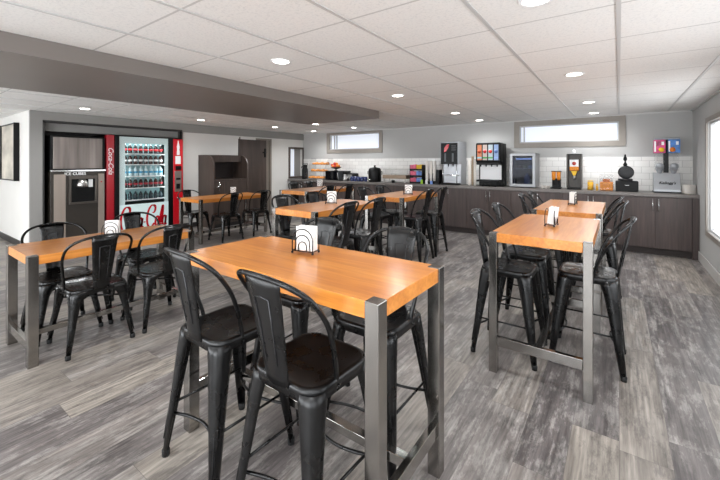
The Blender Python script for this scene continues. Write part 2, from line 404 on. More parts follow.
# pass-through opening in the left wall near the back corner
r = bpy.data.objects.new('window_9', None); COL.objects.link(r); struct(r)
mb = MB(); y0, y1, z0, z1 = 6.98, 7.46, 0.98, 1.74; x0, x1 = XL - 0.12, XL + 0.01
mb.box(x0, x1, y0 - 0.05, y0, z0 - 0.05, z1 + 0.05).box(x0, x1, y1, y1 + 0.035, z0 - 0.05, z1 + 0.05).box(x0, x1, y0, y1, z1, z1 + 0.05).box(x0, x1, y0, y1, z0 - 0.05, z0)
mb.build('window_frame', mat('dark_wood_frame', '4c413b', 0.5), r, 0.003)
box('window_pane', M['glow_back'], XL - 0.11, XL - 0.1, y0, y0 + 0.24, z0, z1, r)
box('window_panel', M['wall_grey'], XL - 0.11, XL - 0.1, y0 + 0.24, y1, z0, z1, r)
# sliding dark door
r = bpy.data.objects.new('door_1', None); COL.objects.link(r); struct(r)
box('door_panel', M['cabinet_v'], XL - 0.06, XL + 0.012, 5.32, 6.14, 0.01, 1.932, r, 0.004)
mb = MB().box(XL - 0.1, XL + 0.015, 6.25, 6.31, 0, 1.97).box(XL - 0.1, XL - 0.02, 6.14, 6.25, 0, 1.93).box(XL - 0.1, XL + 0.015, 5.34, 6.31, 1.93, 1.97)
mb.build('door_frame', mat('taupe_door_frame', '7d746b', 0.5), r, 0.003)
mb = MB().box(XL + 0.012, XL + 0.03, 6.07, 6.12, 1.5, 1.72); mb.tube([(XL + 0.03, 6.09, 1.62), (XL + 0.07, 6.09, 1.62), (XL + 0.07, 5.98, 1.62)], 0.012)
mb.build('door_handle', M['plastic_black'], r)
box('door_header', M['wall_white'], XL + 0.0, XL + 0.02, 5.36, 5.8, 1.925, 1.99, r)

# ------------------------------------------------------------------ recessed ceiling lamps
def downlight():
    t = thing('recessed_light', '', 'ceiling light', (0, 0, CEIL))
    mb = MB().lathe([(0.062, -0.006), (0.078, -0.008), (0.083, -0.004), (0.083, -0.0005), (0.062, -0.0005), (0.062, -0.006)], 24); mb.f = [f for f in mb.f if len(f) == 4]; mb.sm = [True] * len(mb.f)
    mb.build('trim_ring', M['white'], t)
    MB().lathe([(0.06, -0.004), (0.06, -0.001)], 20).build('diffuser', M['lamp'], t)
    ld = bpy.data.lights.new('lamp', 'SPOT'); ld.energy = LAMP_W; ld.spot_size = R(165); ld.spot_blend = 1.0; ld.shadow_soft_size = 0.06; ld.color = (0.95, 0.98, 1.0)
    lo = bpy.data.objects.new('bulb', ld); COL.objects.link(lo); lo.parent = t; lo.location = (0, 0, -0.03)
    return t
dl = [(-0.33, 1.95, 'large recessed ceiling light cut by the top edge of the photo'),
      (-0.33, 3.81, 'recessed ceiling light nearer the camera of the three above the right hand tables'),
      (-0.33, 5.7, 'middle recessed ceiling light in the right hand row, above the back counter window'),
      (-0.33, 7.0, 'recessed ceiling light closest to the back wall in the right hand row'),
      (-2.18, 1.97, 'recessed ceiling light alone above the big foreground table, right of the dropped soffit'),
      (-2.16, 3.8, 'recessed ceiling light just right of the end of the dropped soffit'),
      (-2.17, 5.7, 'recessed ceiling light above the coffee machine, second from back wall'),
      (-2.17, 6.95, 'small recessed ceiling light against back wall above the juice dispenser'),
      (-6.5, 2.01, 'recessed ceiling light above the ice machine, left of the soffit'),
      (-6.45, 3.83, 'recessed ceiling light beyond the vending machine alcove'),
      (-6.4, 5.6, 'recessed ceiling light in front of the dark sliding door'),
      (-6.4, 6.9, 'recessed ceiling light nearest the back left corner of the room'),
      (-5.2, 5.65, 'recessed ceiling light just beyond the soffit end, upper of the pair by the far corner'),
      (-5.0, 6.75, 'recessed ceiling light in front of the small far left window'),
      (-0.33, 0.0, 'added unseen recessed ceiling light above the camera'), (-2.18, 0.0, 'added unseen recessed ceiling light over the open floor in front of the big table'),  # from here on, unseen lamps added to light the near floor
      (-6.5, 0.1, 'added unseen recessed ceiling light over the open floor before the alcove'), (-6.5, -1.7, 'added unseen recessed ceiling light by the front wall on the left'), (-2.18, -1.8, 'added unseen recessed ceiling light by the front wall in the middle'), (-0.33, -1.8, 'added unseen recessed ceiling light by the front wall on the right')]
d0 = None
for x, y, lab in dl:
    if d0 is None: d0 = downlight(); d0['label'] = lab; d0.location = (x, y, CEIL); d0['group'] = 'recessed ceiling lights'
    else: dup(d0, (x, y, CEIL), 0, lab)

# ------------------------------------------------------------------ seats
def bez(p, n=6):
    """Catmull-Rom through points"""
    P = [Vector(q) for q in p]; P = [2 * P[0] - P[1]] + P + [2 * P[-1] - P[-2]]; out = []
    for i in range(1, len(P) - 2):
        for k in range(n):
            t = k / n; a, b, c, d = P[i - 1:i + 3]
            out.append(0.5 * ((2 * b) + (c - a) * t + (2 * a - 5 * b + 4 * c - d) * t * t + (3 * b - a - 3 * c + d) * t ** 3))
    out.append(P[-2]); return out

def sq(h, r, z, n=6, cy=0.0, wf=1.0):
    """rounded square ring; wf scales width at the rear"""
    pts = []
    for q, (sx, sy) in enumerate(((1, 1), (-1, 1), (-1, -1), (1, -1))):
        for k in range(n + 1):
            a = (q * 90 + 90 * k / n) * pi / 180
            x = sx * (h - r) + r * cos(a); y = sy * (h - r) + r * sin(a)
            pts.append((x, y + cy, z))
    return pts

def make_seat(kind):
    hi = kind == 'stool'
    m = M['black'] if hi else M['black_low']
    H = 0.62 if hi else 0.46
    hs = 0.172 if hi else 0.185
    t = thing('counter_stool' if hi else 'dining_chair', '', 'stool' if hi else 'chair')
    rings = [sq(hs * 0.25, 0.02, H - 0.010), sq(hs * 0.75, 0.055, H - 0.008), sq(hs * 0.88, 0.065, H - 0.003), sq(hs * 0.95, 0.07, H), sq(hs * 0.99, 0.075, H - 0.006),
             sq(hs, 0.076, H - 0.014), sq(hs * 1.0, 0.076, H - 0.045), sq(hs * 0.97, 0.07, H - 0.047), sq(hs * 0.9, 0.065, H - 0.02)]
    MB().loft(rings).build('seat', m, t)
    tp = hs - 0.042; ft = 0.205
    zt = H - 0.018
    if hi: ws = [(0, .112), (.06, .105), (.15, .094), (.35, .078), (.6, .062), (1, .036)]
    else: ws = [(0, .17), (.05, .14), (.12, .10), (.22, .075), (.4, .058), (.65, .045), (1, .030)]
    for sx, sy in ((1, 1), (-1, 1), (-1, -1), (1, -1)):
        d = Vector((sx, sy, 0)).normalized(); e = Vector((-d.y, d.x, 0))
        a = Vector((sx * tp, sy * tp, zt)); b = Vector((sx * ft, sy * ft, 0.012)); rings = []
        for s_, w in ws:
            c = a.lerp(b, s_)
            w2 = w / 2; dep = min(w, 0.09) * 0.42
            o = [(-1, -0.35), (-0.92, 0.25), (-0.65, 0.72), (-0.2, 0.98), (0.2, 0.98), (0.65, 0.72), (0.92, 0.25), (1, -0.35), (0.8, -0.35), (0.5, 0.3), (0, 0.6), (-0.5, 0.3), (-0.8, -0.35)]
            # arch: wide gusset wraps toward the seat sides
            rings.append([tuple(c + e * (u * w2) + d * (v * dep - abs(u) ** 2 * max(0, w2 - 0.045) * 0.9)) for u, v in o])
        leg = MB().loft(rings); 
        rib = [a.lerp(b, q) + d * (0.42 * 0.05 + 0.001) for q in (0.5, 0.6, 0.75, 0.88)]
        leg.tube(rib, [0.003, 0.005, 0.005, 0.003], 6)
        lo = leg.build('leg', m, t)
        MB().lathe([(0.012, 0), (0.017, 0.002), (0.018, 0.03), (0.014, 0.034)], 12, c=tuple(Vector((b.x, b.y, 0)))).build('rubber_foot', M['rubber'], lo)
    # footrest / braces
    def legp(sx, sy, z):
        s_ = (zt - z) / (zt - 0.012); q = tp + (ft - tp) * s_; return Vector((sx * q, sy * q, z))
    if hi:
        mb = MB()
        for sx in (-1, 1): mb.tube([legp(sx, -1, 0.25), legp(sx, 1, 0.25)], 0.006)
        for sy in (-1, 1):
            p, q = legp(-1, sy, 0.2), legp(1, sy, 0.2)
            mb.tube(bez([p, p.lerp(q, .25) + Vector((0, -sy * 0.035, -.0)), p.lerp(q, .5) + Vector((0, -sy * 0.05, 0)), p.lerp(q, .75) + Vector((0, -sy * 0.035, 0)), q], 5), 0.007)
        mb.build('footrest', m, t)
    else:
        mb = MB(); mb.tube([legp(-1, -1, 0.36) * 0.92 + Vector((0, 0, .03)), legp(1, 1, 0.36) * 0.92 + Vector((0, 0, .03))], 0.007); mb.tube([legp(1, -1, 0.36) * 0.92 + Vector((0, 0, .015)), legp(-1, 1, 0.36) * 0.92 + Vector((0, 0, .015))], 0.007)
        mb.build('cross_brace', m, t)
    # tube hoop
    T = H + 0.385
    w = 0.165 if hi else hs
    half = [(w * 0.98, -0.04, H - 0.03), (w * 1.01, -0.05, H + 0.03), (w * 1.1, -0.085, H + 0.14), (w * 1.17, -0.13, H + 0.23), (w * 1.1, -0.19, H + 0.315), (w * 0.72, -0.245, H + 0.368), (0.0, -0.268, T)]
    pts = half + [(-x, y, z) for x, y, z in reversed(half[:-1])]
    mb = MB().tube(bez(pts, 6), 0.0095, 10)
    for sx in (-1, 1): mb.lathe([(0.0, 0), (0.006, 0.001), (0.006, 0.006), (0, 0.008)], 8, c=(sx * w * 1.06, -0.042, H - 0.03))
    mb.build('back_hoop', m, t)
    # splat, slightly dished, with a raised rectangular bead
    def sp(u, v, off=0.0):
        z = H - 0.02 + v * (T - H + 0.015)
        wd = (0.057 + 0.037 * v) if hi else (0.052 + 0.033 * v)
        y = -w - 0.012 - 0.075 * v ** 1.1 - 0.012 * (1 - u * u) + 0.008
        return (u * wd, y + off, z)
    nu, nv = 8, 10; vs = []; fs = []
    for side, off in ((0, 0.0), (1, -0.004)):
        for j in range(nv + 1):
            for i in range(nu + 1): vs.append(sp(-1 + 2 * i / nu, j / nv, off))
    n = (nu + 1) * (nv + 1)
    for j in range(nv):
        for i in range(nu):
            a = j * (nu + 1) + i; fs.append((a, a + 1, a + nu + 2, a + nu + 1)); fs.append((n + a, n + a + nu + 1, n + a + nu + 2, n + a + 1))
    for j in range(nv):
        for i in (0, nu): a = j * (nu + 1) + i; fs.append((a, a + nu + 1, n + a + nu + 1, n + a))
    for j in (0, nv):
        for i in range(nu): a = j * (nu + 1) + i; fs.append((a, a + 1, n + a + 1, n + a))
    spl = MB().add(vs, fs, True).build('backrest', m, t)
    mb = MB()
    for off in (0.0, -0.0045):
        loop = [sp(-0.42, 0.2, off), sp(-0.42, 0.5, off), sp(-0.42, 0.8, off), sp(0, 0.815, off), sp(0.42, 0.8, off), sp(0.42, 0.5, off), sp(0.42, 0.2, off)]
        mb.tube(loop, 0.0032, 6)
    bead = mb.build('embossed_bead', M['bead'], spl)
    return t
M['bead'] = mat('lighter_black_bead', '2e2e30', 0.3, 0.3)  # bead a little lighter than the splat
stool0 = make_seat('stool'); chair0 = make_seat('chair')
used = set()
def seat(proto, x, y, rz, label, group):
    if proto.name not in used:
        used.add(proto.name); CH.clear(); o = proto; o.location = (x, y, 0); o.rotation_euler = (0, 0, rz)
        o['label'] = label; o['group'] = group
        return o
    return dup(proto, (x, y, 0), rz, label, group)

# ------------------------------------------------------------------ tables
def table(x0, x1, y0, y1, h, axis, label, name='counter_height_table', q=0.05):
    """wood top notched round square steel legs; axis = long direction"""
    w, l = (x1 - x0, y1 - y0) if axis == 'y' else (y1 - y0, x1 - x0)
    t = thing(name, label, 'table', ((x0 + x1) / 2, (y0 + y1) / 2, 0), 0 if axis == 'y' else pi / 2, 'wood and steel tables')
    a, b = w / 2, l / 2; th = 0.06; e = 0.006
    A, Bq = a - q, b - q
    poly = [(-A, -b + e), (A, -b + e), (A, -Bq), (a - e, -Bq), (a - e, Bq), (A, Bq), (A, b - e), (-A, b - e), (-A, Bq), (-a + e, Bq), (-a + e, -Bq), (-A, -Bq)]
    MB().prism(poly, h - th, h).build('table_top', M['top'], t, 0.002)
    for sx in (-1, 1):
        for sy in (-1, 1):
            xa, xb = sorted((sx * a, sx * A)); ya, yb = sorted((sy * b, sy * Bq))
            MB().box(xa, xb, ya, yb, 0, h + 0.002).build('leg', M['steel'], t, 0.003)
    zb = 0.175 if h > 0.8 else 0.1
    for sy in (-1, 1):
        ya, yb = sorted((sy * (b - 0.01), sy * (b - 0.04)))
        box('crossbar', M['steel'], -A, A, ya, yb, zb, zb + 0.06, t, 0.002)
    box('stretcher', M['steel'], -0.02, 0.02, -b + 0.04, b - 0.04, zb + 0.01, zb + 0.05, t, 0.002)
    return t
A_ = table(-1.83, -0.635, 0.99, 1.535, 0.915, 'x', 'large honey wood counter table with steel legs in the foreground', q=0.056)
R1 = table(-0.70, -0.12, 2.44, 3.53, 0.915, 'y', 'honey wood counter table at right, nearer of the two in line towards the cereal counter')
R2 = table(-0.70, -0.12, 3.86, 5.05, 0.915, 'y', 'honey wood counter table at right, the farther of the two, closest to waffle maker')
T5 = table(-2.85, -2.26, 4.1, 5.25, 0.915, 'y', 'honey wood counter table in the middle distance in front of the coffee machine')
T3 = table(-2.86, -2.27, 2.46, 3.58, 0.915, 'y', 'honey wood counter table right behind the big foreground table')
T4 = table(-4.6, -3.97, 4.12, 5.4, 0.915, 'y', 'far honey wood table in front of the pastry case and the microwave')
T1 = table(-3.79, -3.19, 0.67, 1.83, 0.745, 'y', 'low honey wood dining table at the left edge, opposite the ice machine', 'dining_table', 0.058)
T2 = table(-6.36, -5.68, 3.36, 4.78, 0.745, 'y', 'low honey wood dining table beside the vending machine, before the dark hutch', 'dining_table')

gA, gR1, gR2, g5, g3, g4 = ('stools at the big foreground table', 'stools at the near right table', 'stools at the far right table', 'stools at the middle table', 'stools at the table behind the big one', 'stools at the far table')
D = -pi / 2   # faces +X
for a in [(stool0, -1.52, 1.05, -0.04, 'black metal stool at near side of foreground table, the left one', gA),
          (stool0, -0.975, 1.042, -0.03, 'black metal stool at near side of foreground table, beside the front steel leg', gA),
          (stool0, -1.57, 1.57, pi, 'black metal stool across the foreground table, behind its napkin holder', gA),
          (stool0, -0.99, 1.54, pi, 'black metal stool across the foreground table, at its right end', gA),
          (stool0, -0.66, 2.83, D, 'black metal stool left of the near right table, closest to its front leg', gR1),
          (stool0, -0.65, 3.36, D, 'black metal stool left of the near right table, the one farther back', gR1),
          (stool0, -0.18, 3.02, pi / 2, 'single black metal stool with open hoop on the right side of the near right table', gR1),
          (stool0, -0.68, 4.55, D, 'black metal stool left of the far right table, nearer one', gR2),
          (stool0, -0.67, 5.0, D, 'black metal stool left of the far right table, nearest the cabinets', gR2),
          (stool0, -0.2, 4.3, pi / 2, 'black metal stool right of the far right table, nearer one with lower hoop', gR2),
          (stool0, -0.23, 4.84, pi / 2, 'black metal stool right of the far right table, nearest the waffle maker', gR2),
          (stool0, -2.37, 5.13, pi / 2, 'black metal stool right of the middle table, closest to the counter', g5),
          (stool0, -2.37, 4.62, pi / 2, 'black metal stool right of the middle table, nearer of the two', g5),
          (stool0, -2.86, 4.4, D, 'black metal stool left of the middle table, nearer of the two', g5),
          (stool0, -2.86, 4.9, D, 'black metal stool left of the middle table, below the chafing dish', g5),
          (stool0, -2.3, 2.72, pi / 2, 'black metal stool right of the table behind the big one, nearer the camera', g3),
          (stool0, -2.3, 3.22, pi / 2, 'black metal stool right of the table behind the big one, next to its far leg', g3),
          (stool0, -2.82, 2.78, D, 'grey-lit black stool left of the table behind the big one, nearer one', g3),
          (stool0, -2.82, 3.3, D, 'grey-lit black stool left of the table behind the big one, farther one', g3),
          (stool0, -4.64, 4.73, D, 'black metal stool left of the far table, nearer the dark sliding door', g4),
          (stool0, -4.66, 5.16, D, 'black metal stool left of the far table, next to the pastry case', g4),
          (stool0, -3.98, 4.42, pi / 2, 'black metal stool right of the far table, nearer one, below the microwave', g4),
          (stool0, -3.98, 4.92, pi / 2, 'black metal stool right of the far table, below the row of blue mugs', g4),
          (chair0, -3.32, 1.07, pi / 2, 'low black metal chair, near side of left dining table, beside its steel leg', 'chairs at the left dining table'),
          (chair0, -3.32, 1.57, pi / 2, 'low black metal chair, near side of left dining table, at its right end', 'chairs at the left dining table'),
          (chair0, -3.74, 1.0, D, 'low black metal chair across the left dining table, in front of the ice machine', 'chairs at the left dining table'),
          (chair0, -3.9, 1.7, D, 'low black metal chair across the left dining table, in front of the vending machine', 'chairs at the left dining table'),
          (chair0, -6.42, 3.68, D, 'low black metal chair against the vending machine side of the far dining table', 'chairs at the far dining table'),
          (chair0, -5.7, 3.86, pi / 2, 'low black metal chair on the near side of the far dining table, by the napkins', 'chairs at the far dining table'),
          (chair0, -5.72, 4.52, pi / 2, 'low black metal chair on the near side of the far dining table, farther right', 'chairs at the far dining table')]:
    seat(*a)

# ------------------------------------------------------------------ napkin holders
def napkin_holder():
    t = thing('napkin_holder', '', 'napkin holder')
    mb = MB()
    for y in (-0.03, 0.03):
        for rr in ((0.06, 0.042, 0.024) if y < 0 else (0.06,)):
            hgt = {0.06: 0.125, 0.042: 0.095, 0.024: 0.062}[rr]
            pts = [(-rr, y, 0.014), (-rr, y, hgt - rr)] + [(-rr * cos(pi * k / 10), y, hgt - rr + rr * sin(pi * k / 10)) for k in range(1, 10)] + [(rr, y, hgt - rr), (rr, y, 0.014)]
            mb.tube(pts, 0.0028, 6)
    for x in (-0.06, 0.06): mb.tube([(x, -0.03, 0.014), (x, 0.03, 0.014)], 0.0028, 6)
    for y in (-0.03, 0.03): mb.tube([(-0.06, y, 0.014), (0.06, y, 0.014)], 0.0028, 6)
    mb.build('wire_frame', M['wire'], t)
    mb = MB()
    for x in (-0.06, 0.06):
        for y in (-0.03, 0.03): mb.lathe([(0.0, 0), (0.005, 0.002), (0.0065, 0.0065), (0.005, 0.011), (0, 0.013)], 8, c=(x, y, 0))
    mb.build('ball_foot', M['wire'], t)
    return t
def napkins(x, y, z, rz, lab, tilt=0.0):
    m = MB()
    for k in range(9):
        yy = -0.024 + k * 0.0054; dx = 0.004 * math.sin(k * 2.3); dz = 0.003 * math.cos(k * 1.7)
        T = Matrix.Rotation(tilt, 4, 'X')
        m.box(-0.04 + dx, 0.058 + dx, yy, yy + 0.0035, 0.018, 0.135 + dz, T)
    o = m.build('napkin_stack', M['napkin']); o.location = (x, y, z); o.rotation_euler = (0, 0, rz)
    return tag(o, lab, 'napkins', 'stacks of white napkins')
nh = None
for x, y, z, rz, where, tl in [(-1.30, 1.34, .917, 0.2, 'big foreground table', 0), (-3.5, 1.27, .747, 0.9, 'left dining table', 0), (-6.2, 4.35, .747, 0.9, 'dining table beside the vending machine', 0),
                       (-2.6, 3.08, .917, 0.7, 'table right behind the big foreground one', 0), (-4.5, 5.0, .917, 0.7, 'far table before the pastry case', 0), (-2.45, 4.6, .917, 0.6, 'middle table in front of the coffee machine', 0),
                       (-0.4, 2.95, .917, 1.5, 'nearer right hand table', 0.12), (-0.41, 4.55, .917, 1.45, 'farther right hand table', 0)]:
    lab = 'black wire arch napkin holder standing on the ' + where
    if nh is None: nh = napkin_holder(); nh['label'] = lab; nh['group'] = 'napkin holders'; nh.location = (x, y, z); nh.rotation_euler = (0, 0, rz); CH.clear()
    else: dup(nh, (x, y, z), rz, lab)
    napkins(x, y, z, rz, 'white paper napkins in the holder on the ' + where, tl)

# ------------------------------------------------------------------ back counter cabinets
CF = 6.9
def cabinet():
    t = thing('base_cabinet', '', 'cabinet')
    w = 0.4045
    box('body', M['cabinet'], -w, w, 0.02, 0.58, 0.10, 0.864, t)
    box('toe_kick', mat('toe_kick_dark', '322a28', 0.6), -w, w, 0.05, 0.58, 0.0, 0.10, t)
    for s in (-1, 1):
        x0, x1 = (-w + 0.002, -0.0015) if s < 0 else (0.0015, w - 0.002)
        d = box('door', M['cabinet'], x0, x1, 0.0, 0.019, 0.105, 0.860, t, 0.0015)
        hx = s * 0.035
        mb = MB().tube([(hx, -0.028, 0.645), (hx, -0.028, 0.835)], 0.006); mb.tube([(hx, 0.0, 0.66), (hx, -0.028, 0.66)], 0.004); mb.tube([(hx, 0.0, 0.82), (hx, -0.028, 0.82)], 0.004)
        mb.build('handle', M['chrome'], d)
    return t
cab0 = None
clab = ['below the cereal dispenser in the right corner', 'below the waffle maker', 'below the small grain dispenser', 'below the mini fridge and the juice dispenser', 'below the coffee machine', 'below the condiment rack', 'below the chafing dish and black urn', 'below the row of blue mugs', 'below the microwave', 'below the pastry case at far left']
for k in range(10):
    x = 0.44 - 0.81 * k
    lab = 'dark walnut base cabinet with two doors ' + clab[k]
    if cab0 is None: cab0 = cabinet(); cab0.location = (x, CF, 0); cab0['label'] = lab; cab0['group'] = 'base cabinets under the worktop'; CH.clear()
    else: dup(cab0, (x, CF, 0), 0, lab)
tag(box('end_filler', M['cabinet'], 0.846, XR - 0.001, CF, CF + 0.5, 0.0, 0.864), 'narrow dark filler board between the last cabinet and right wall', 'filler panel')
tag(box('worktop', M['worktop'], XL + 0.0, XR - 0.002, CF - 0.025, YB - 0.013, 0.866, 0.915, bevel=0.004), 'long grey brown worktop running along the whole back wall', 'worktop')
CT = 0.916

# ------------------------------------------------------------------ vending machine and ice machine in the alcove
def rot_left(): return (pi / 2, 0, pi / 2)   # text on a surface that faces +X
XF = -7.28
t = thing('vending_machine', 'red drinks vending machine with glass front and white script lettering', 'vending machine', (XF, 3.25, 0))
def vb(name, m, y0, y1, z0, z1, d0, d1, parent=t, bev=0.0): return box(name, m, d0, d1, y0 - 3.25, y1 - 3.25, z0, z1, parent, bev)
vb('cabinet_body', M['plastic_black'], 2.6, 3.9, 0.02, 1.86, -0.85, -0.42)
mb = MB().box(-0.42, -0.02, 2.6 - 3.25, 2.76 - 3.25, 0.02, 1.86).box(-0.42, -0.02, 3.66 - 3.25, 3.9 - 3.25, 0.02, 1.86).box(-0.42, -0.02, 2.76 - 3.25, 3.66 - 3.25, 1.8, 1.86).box(-0.42, -0.02, 2.76 - 3.25, 3.66 - 3.25, 0.02, 0.62)
mb.build('cabinet_sides', M['plastic_black'], t)
vb('interior_panel', M['interior'], 2.76, 3.66, 0.62, 1.8, -0.419, -0.41)
vb('left_red_panel', M['darkred'], 2.57, 2.69, 0.02, 1.86, -0.1, 0.0, bev=0.01)
vb('door_frame_edge', M['plastic_black'], 2.69, 2.76, 0.02, 1.86, -0.02, 0.02, bev=0.004)
vb('door_frame_edge', M['plastic_black'], 3.63, 3.72, 0.02, 1.86, -0.02, 0.02, bev=0.004)
vb('glass_door', M['glass'], 2.76, 3.63, 0.6, 1.84, 0.0, 0.006)
vb('glass_border', M['vendwhite'], 2.76, 2.86, 0.6, 1.84, -0.012, -0.006)
vb('glass_border', M['vendwhite'], 3.56, 3.63, 0.6, 1.84, -0.012, -0.006)
vb('glass_border', M['vendwhite'], 2.86, 3.56, 1.72, 1.84, -0.012, -0.006)
low = vb('logo_panel', M['vendwhite'], 2.76, 3.63, 0.02, 0.6, -0.006, 0.006)
rp = vb('red_control_panel', M['red'], 3.72, 3.92, 0.02, 1.84, -0.1, 0.02, bev=0.008)
def vsub(name, m, y0, y1, z0, z1, par, d=0.02, th=0.012): return box(name, m, d, d + th, y0 - 3.25, y1 - 3.25, z0, z1, par, 0.002)
vsub('display', M['plastic_black'], 3.765, 3.875, 1.22, 1.30, rp)
vsub('coin_plate', M['steel_plain'], 3.75, 3.885, 0.78, 1.2, rp, th=0.006)
vsub('bill_slot', M['plastic_black'], 3.775, 3.86, 1.02, 1.06, rp, 0.026)
vsub('card_reader', M['plastic_black'], 3.78, 3.85, 0.84, 0.94, rp, 0.026)
vsub('payment_label', M['white'], 3.76, 3.87, 1.34, 1.5, rp, th=0.002)
MB().lathe([(0.018, 0), (0.018, 0.02), (0.01, 0.03)], 12, T=Matrix.Translation((0.02, 3.8 - 3.25, 0.66)) @ Matrix.Rotation(pi / 2, 4, 'Y')).build('lock', M['chrome'], rp)
# white bottle silhouette on the red panel (flat print)
prof = [(0.0, 0.0), (0.028, 0.0), (0.03, 0.06), (0.024, 0.11), (0.03, 0.17), (0.012, 0.25), (0.01, 0.29), (0, 0.29)]
poly = [(3.82 - 3.25 + x, 1.52 + z) for x, z in prof[1:-1]] + [(3.82 - 3.25 - x, 1.52 + z) for x, z in reversed(prof[1:-1])]
MB().prism(poly, 0.0205, 0.022, axis=0).build('bottle_print', M['white'], rp)
text_mesh('side_lettering', 'Coca-Cola', 0.11, M['white'], t, (0.002, 2.63 - 3.25, 1.4), (pi / 2, pi / 2 , pi / 2), shear=0.3)
# big script lettering on the lower panel: slanted ribbon strokes
def script(mb, letters, y0, z0, h, adv, thick, x):
    def ell(cx, cz, rx, rz, a0, a1, n=18): return [(cx + rx * cos(R(a0 + (a1 - a0) * k / n)), cz + rz * sin(R(a0 + (a1 - a0) * k / n))) for k in range(n + 1)]
    G = {'C': (1.35, [ell(0.75, 0.55, 0.62, 0.62, 55, 320), ell(0.95, 0.95, 0.25, 0.22, -120, 130, 10)]),
         'o': (0.62, [ell(0.3, 0.24, 0.24, 0.28, 0, 360)]), 'c': (0.55, [ell(0.3, 0.24, 0.24, 0.28, 45, 315)]),
         'a': (0.72, [ell(0.28, 0.24, 0.23, 0.28, 0, 360), [(0.52, 0.5), (0.5, 0.1), (0.62, -0.03), (0.72, 0.06)]]),
         'l': (0.45, [ell(0.28, 0.62, 0.13, 0.5, -80, 100) + [(0.1, 0.6), (0.12, 0.1), (0.25, -0.04), (0.4, 0.08)]]),
         '-': (0.3, [[(0.02, 0.25), (0.26, 0.28)]])}
    pen = y0
    for ch in letters:
        w_, strokes = G[ch]
        for st in strokes:
            P = [(pen + (u + 0.3 * v) * adv, z0 + v * h) for u, v in st]; L_ = []; Rr = []
            for i, p in enumerate(P):
                a, b = P[max(0, i - 1)], P[min(len(P) - 1, i + 1)]; dx, dz = b[0] - a[0], b[1] - a[1]; ln = math.hypot(dx, dz) or 1
                tt = thick * (0.45 + 0.75 * abs(dz) / ln) / 2
                L_.append((x, p[0] - dz / ln * tt, p[1] + dx / ln * tt)); Rr.append((x, p[0] + dz / ln * tt, p[1] - dx / ln * tt))
            n = len(P); top = [(x + 0.002, *q[1:]) for q in L_ + Rr]
            mb.add(top, [(i, i + 1, n + i + 1, n + i) for i in range(n - 1)])
        pen += w_ * adv
mb = MB(); script(mb, 'Coca-Cola', 2.75 - 3.25, 0.16, 0.34, 0.126, 0.032, 0.0065)
mb.build('script_lettering', M['red'], low)
vb('delivery_flap', M['plastic_black'], 2.95, 3.45, 0.05, 0.15, 0.006, 0.02, low, 0.003)
# shelves
for k, z in enumerate((0.66, 0.88, 1.10, 1.32, 1.52)):
    sh = vb('shelf', M['white'], 2.77, 3.62, z, z + 0.018, -0.4, -0.05)
ld = bpy.data.lights.new('strip_lamp', 'AREA'); ld.shape = 'RECTANGLE'; ld.size = 0.85; ld.size_y = 0.06; ld.energy = 2.5; ld.color = (0.85, 1.0, 1.0)
lo = bpy.data.objects.new('strip_lamp', ld); COL.objects.link(lo); lo.parent = t; lo.location = (-0.06, -0.05, 1.79); lo.rotation_euler = (0, R(25), 0); lo.rotation_euler = (0, R(25), 0)
lo.rotation_euler = (0, R(15), 0); ld.size, ld.size_y = 0.06, 0.85
for xx in (2.79, 3.60):
    ld2 = bpy.data.lights.new('side_lamp', 'AREA'); ld2.shape = 'RECTANGLE'; ld2.size = 1.0; ld2.size_y = 0.03; ld2.energy = 1.2; ld2.color = (0.85, 1.0, 1.0)
    l2 = bpy.data.objects.new('side_lamp', ld2); COL.objects.link(l2); l2.parent = t; l2.location = (-0.03, xx - 3.25, 1.2)
    sgn = 1 if xx < 3 else -1
    l2.rotation_euler = Matrix(((0, 0, 0.8), (0, 0, 0), (1, 0, 0))).to_euler() if False else Vector((-0.75, sgn * 0.66, 0)).to_track_quat('-Z', 'Y').to_euler()
    ld2.size = 0.03; ld2.size_y = 1.0
bcols = [('1c1012', 'c4101f', 'dark cola'), ('3a1a14', 'e8e8e8', 'brown cola'), ('b5c8cc', '2f8fb8', 'clear water'), ('20110f', 'a01828', 'dark cherry'), ('14262e', '182830', 'black sports drink')]
rows = ['top', 'second', 'third', 'fourth', 'bottom']
def bottle(ci, h):
    c, cap, _ = bcols[ci]
    tb = thing('drink_bottle', '', 'bottle')
    MB().lathe([(0.034, 0), (0.037, 0.01), (0.037, h * 0.32), (0.033, h * 0.42), (0.037, h * 0.55), (0.036, h * 0.66), (0.015, h * 0.88), (0.015, h * 0.9)], 12).build('body', mat('drink_%d' % ci, c, 0.12), tb)
    MB().lathe([(0.0375, h * 0.3), (0.0375, h * 0.5)], 12).build('label_band', mat('band_%d' % ci, cap, 0.4), tb)
    MB().lathe([(0.014, h * 0.9), (0.014, h)], 12).build('cap', mat('cap_%d' % ci, 'd8d8d8' if ci != 4 else '202020', 0.4), tb)
    return tb
for ri, z in enumerate((1.538, 1.338, 1.118, 0.898, 0.678)):
    proto = None
    pos_w = ['leftmost', 'second from left', 'third from left', 'fourth from left', 'fourth from right', 'third from right', 'second from right', 'rightmost']
    for j in range(8):
        y = 2.9 + j * 0.091; x = XF - 0.12
        lab = '%s bottle on %s shelf of vending machine, %s' % (bcols[ri][2], rows[ri], pos_w[j])
        if proto is None: proto = bottle(ri, 0.178 if ri < 4 else 0.15); proto.location = (x, y, z); proto['label'] = lab; proto['group'] = 'bottles on the %s vending shelf' % rows[ri]; CH.clear()
        else: dup(proto, (x, y, z), 0, lab)

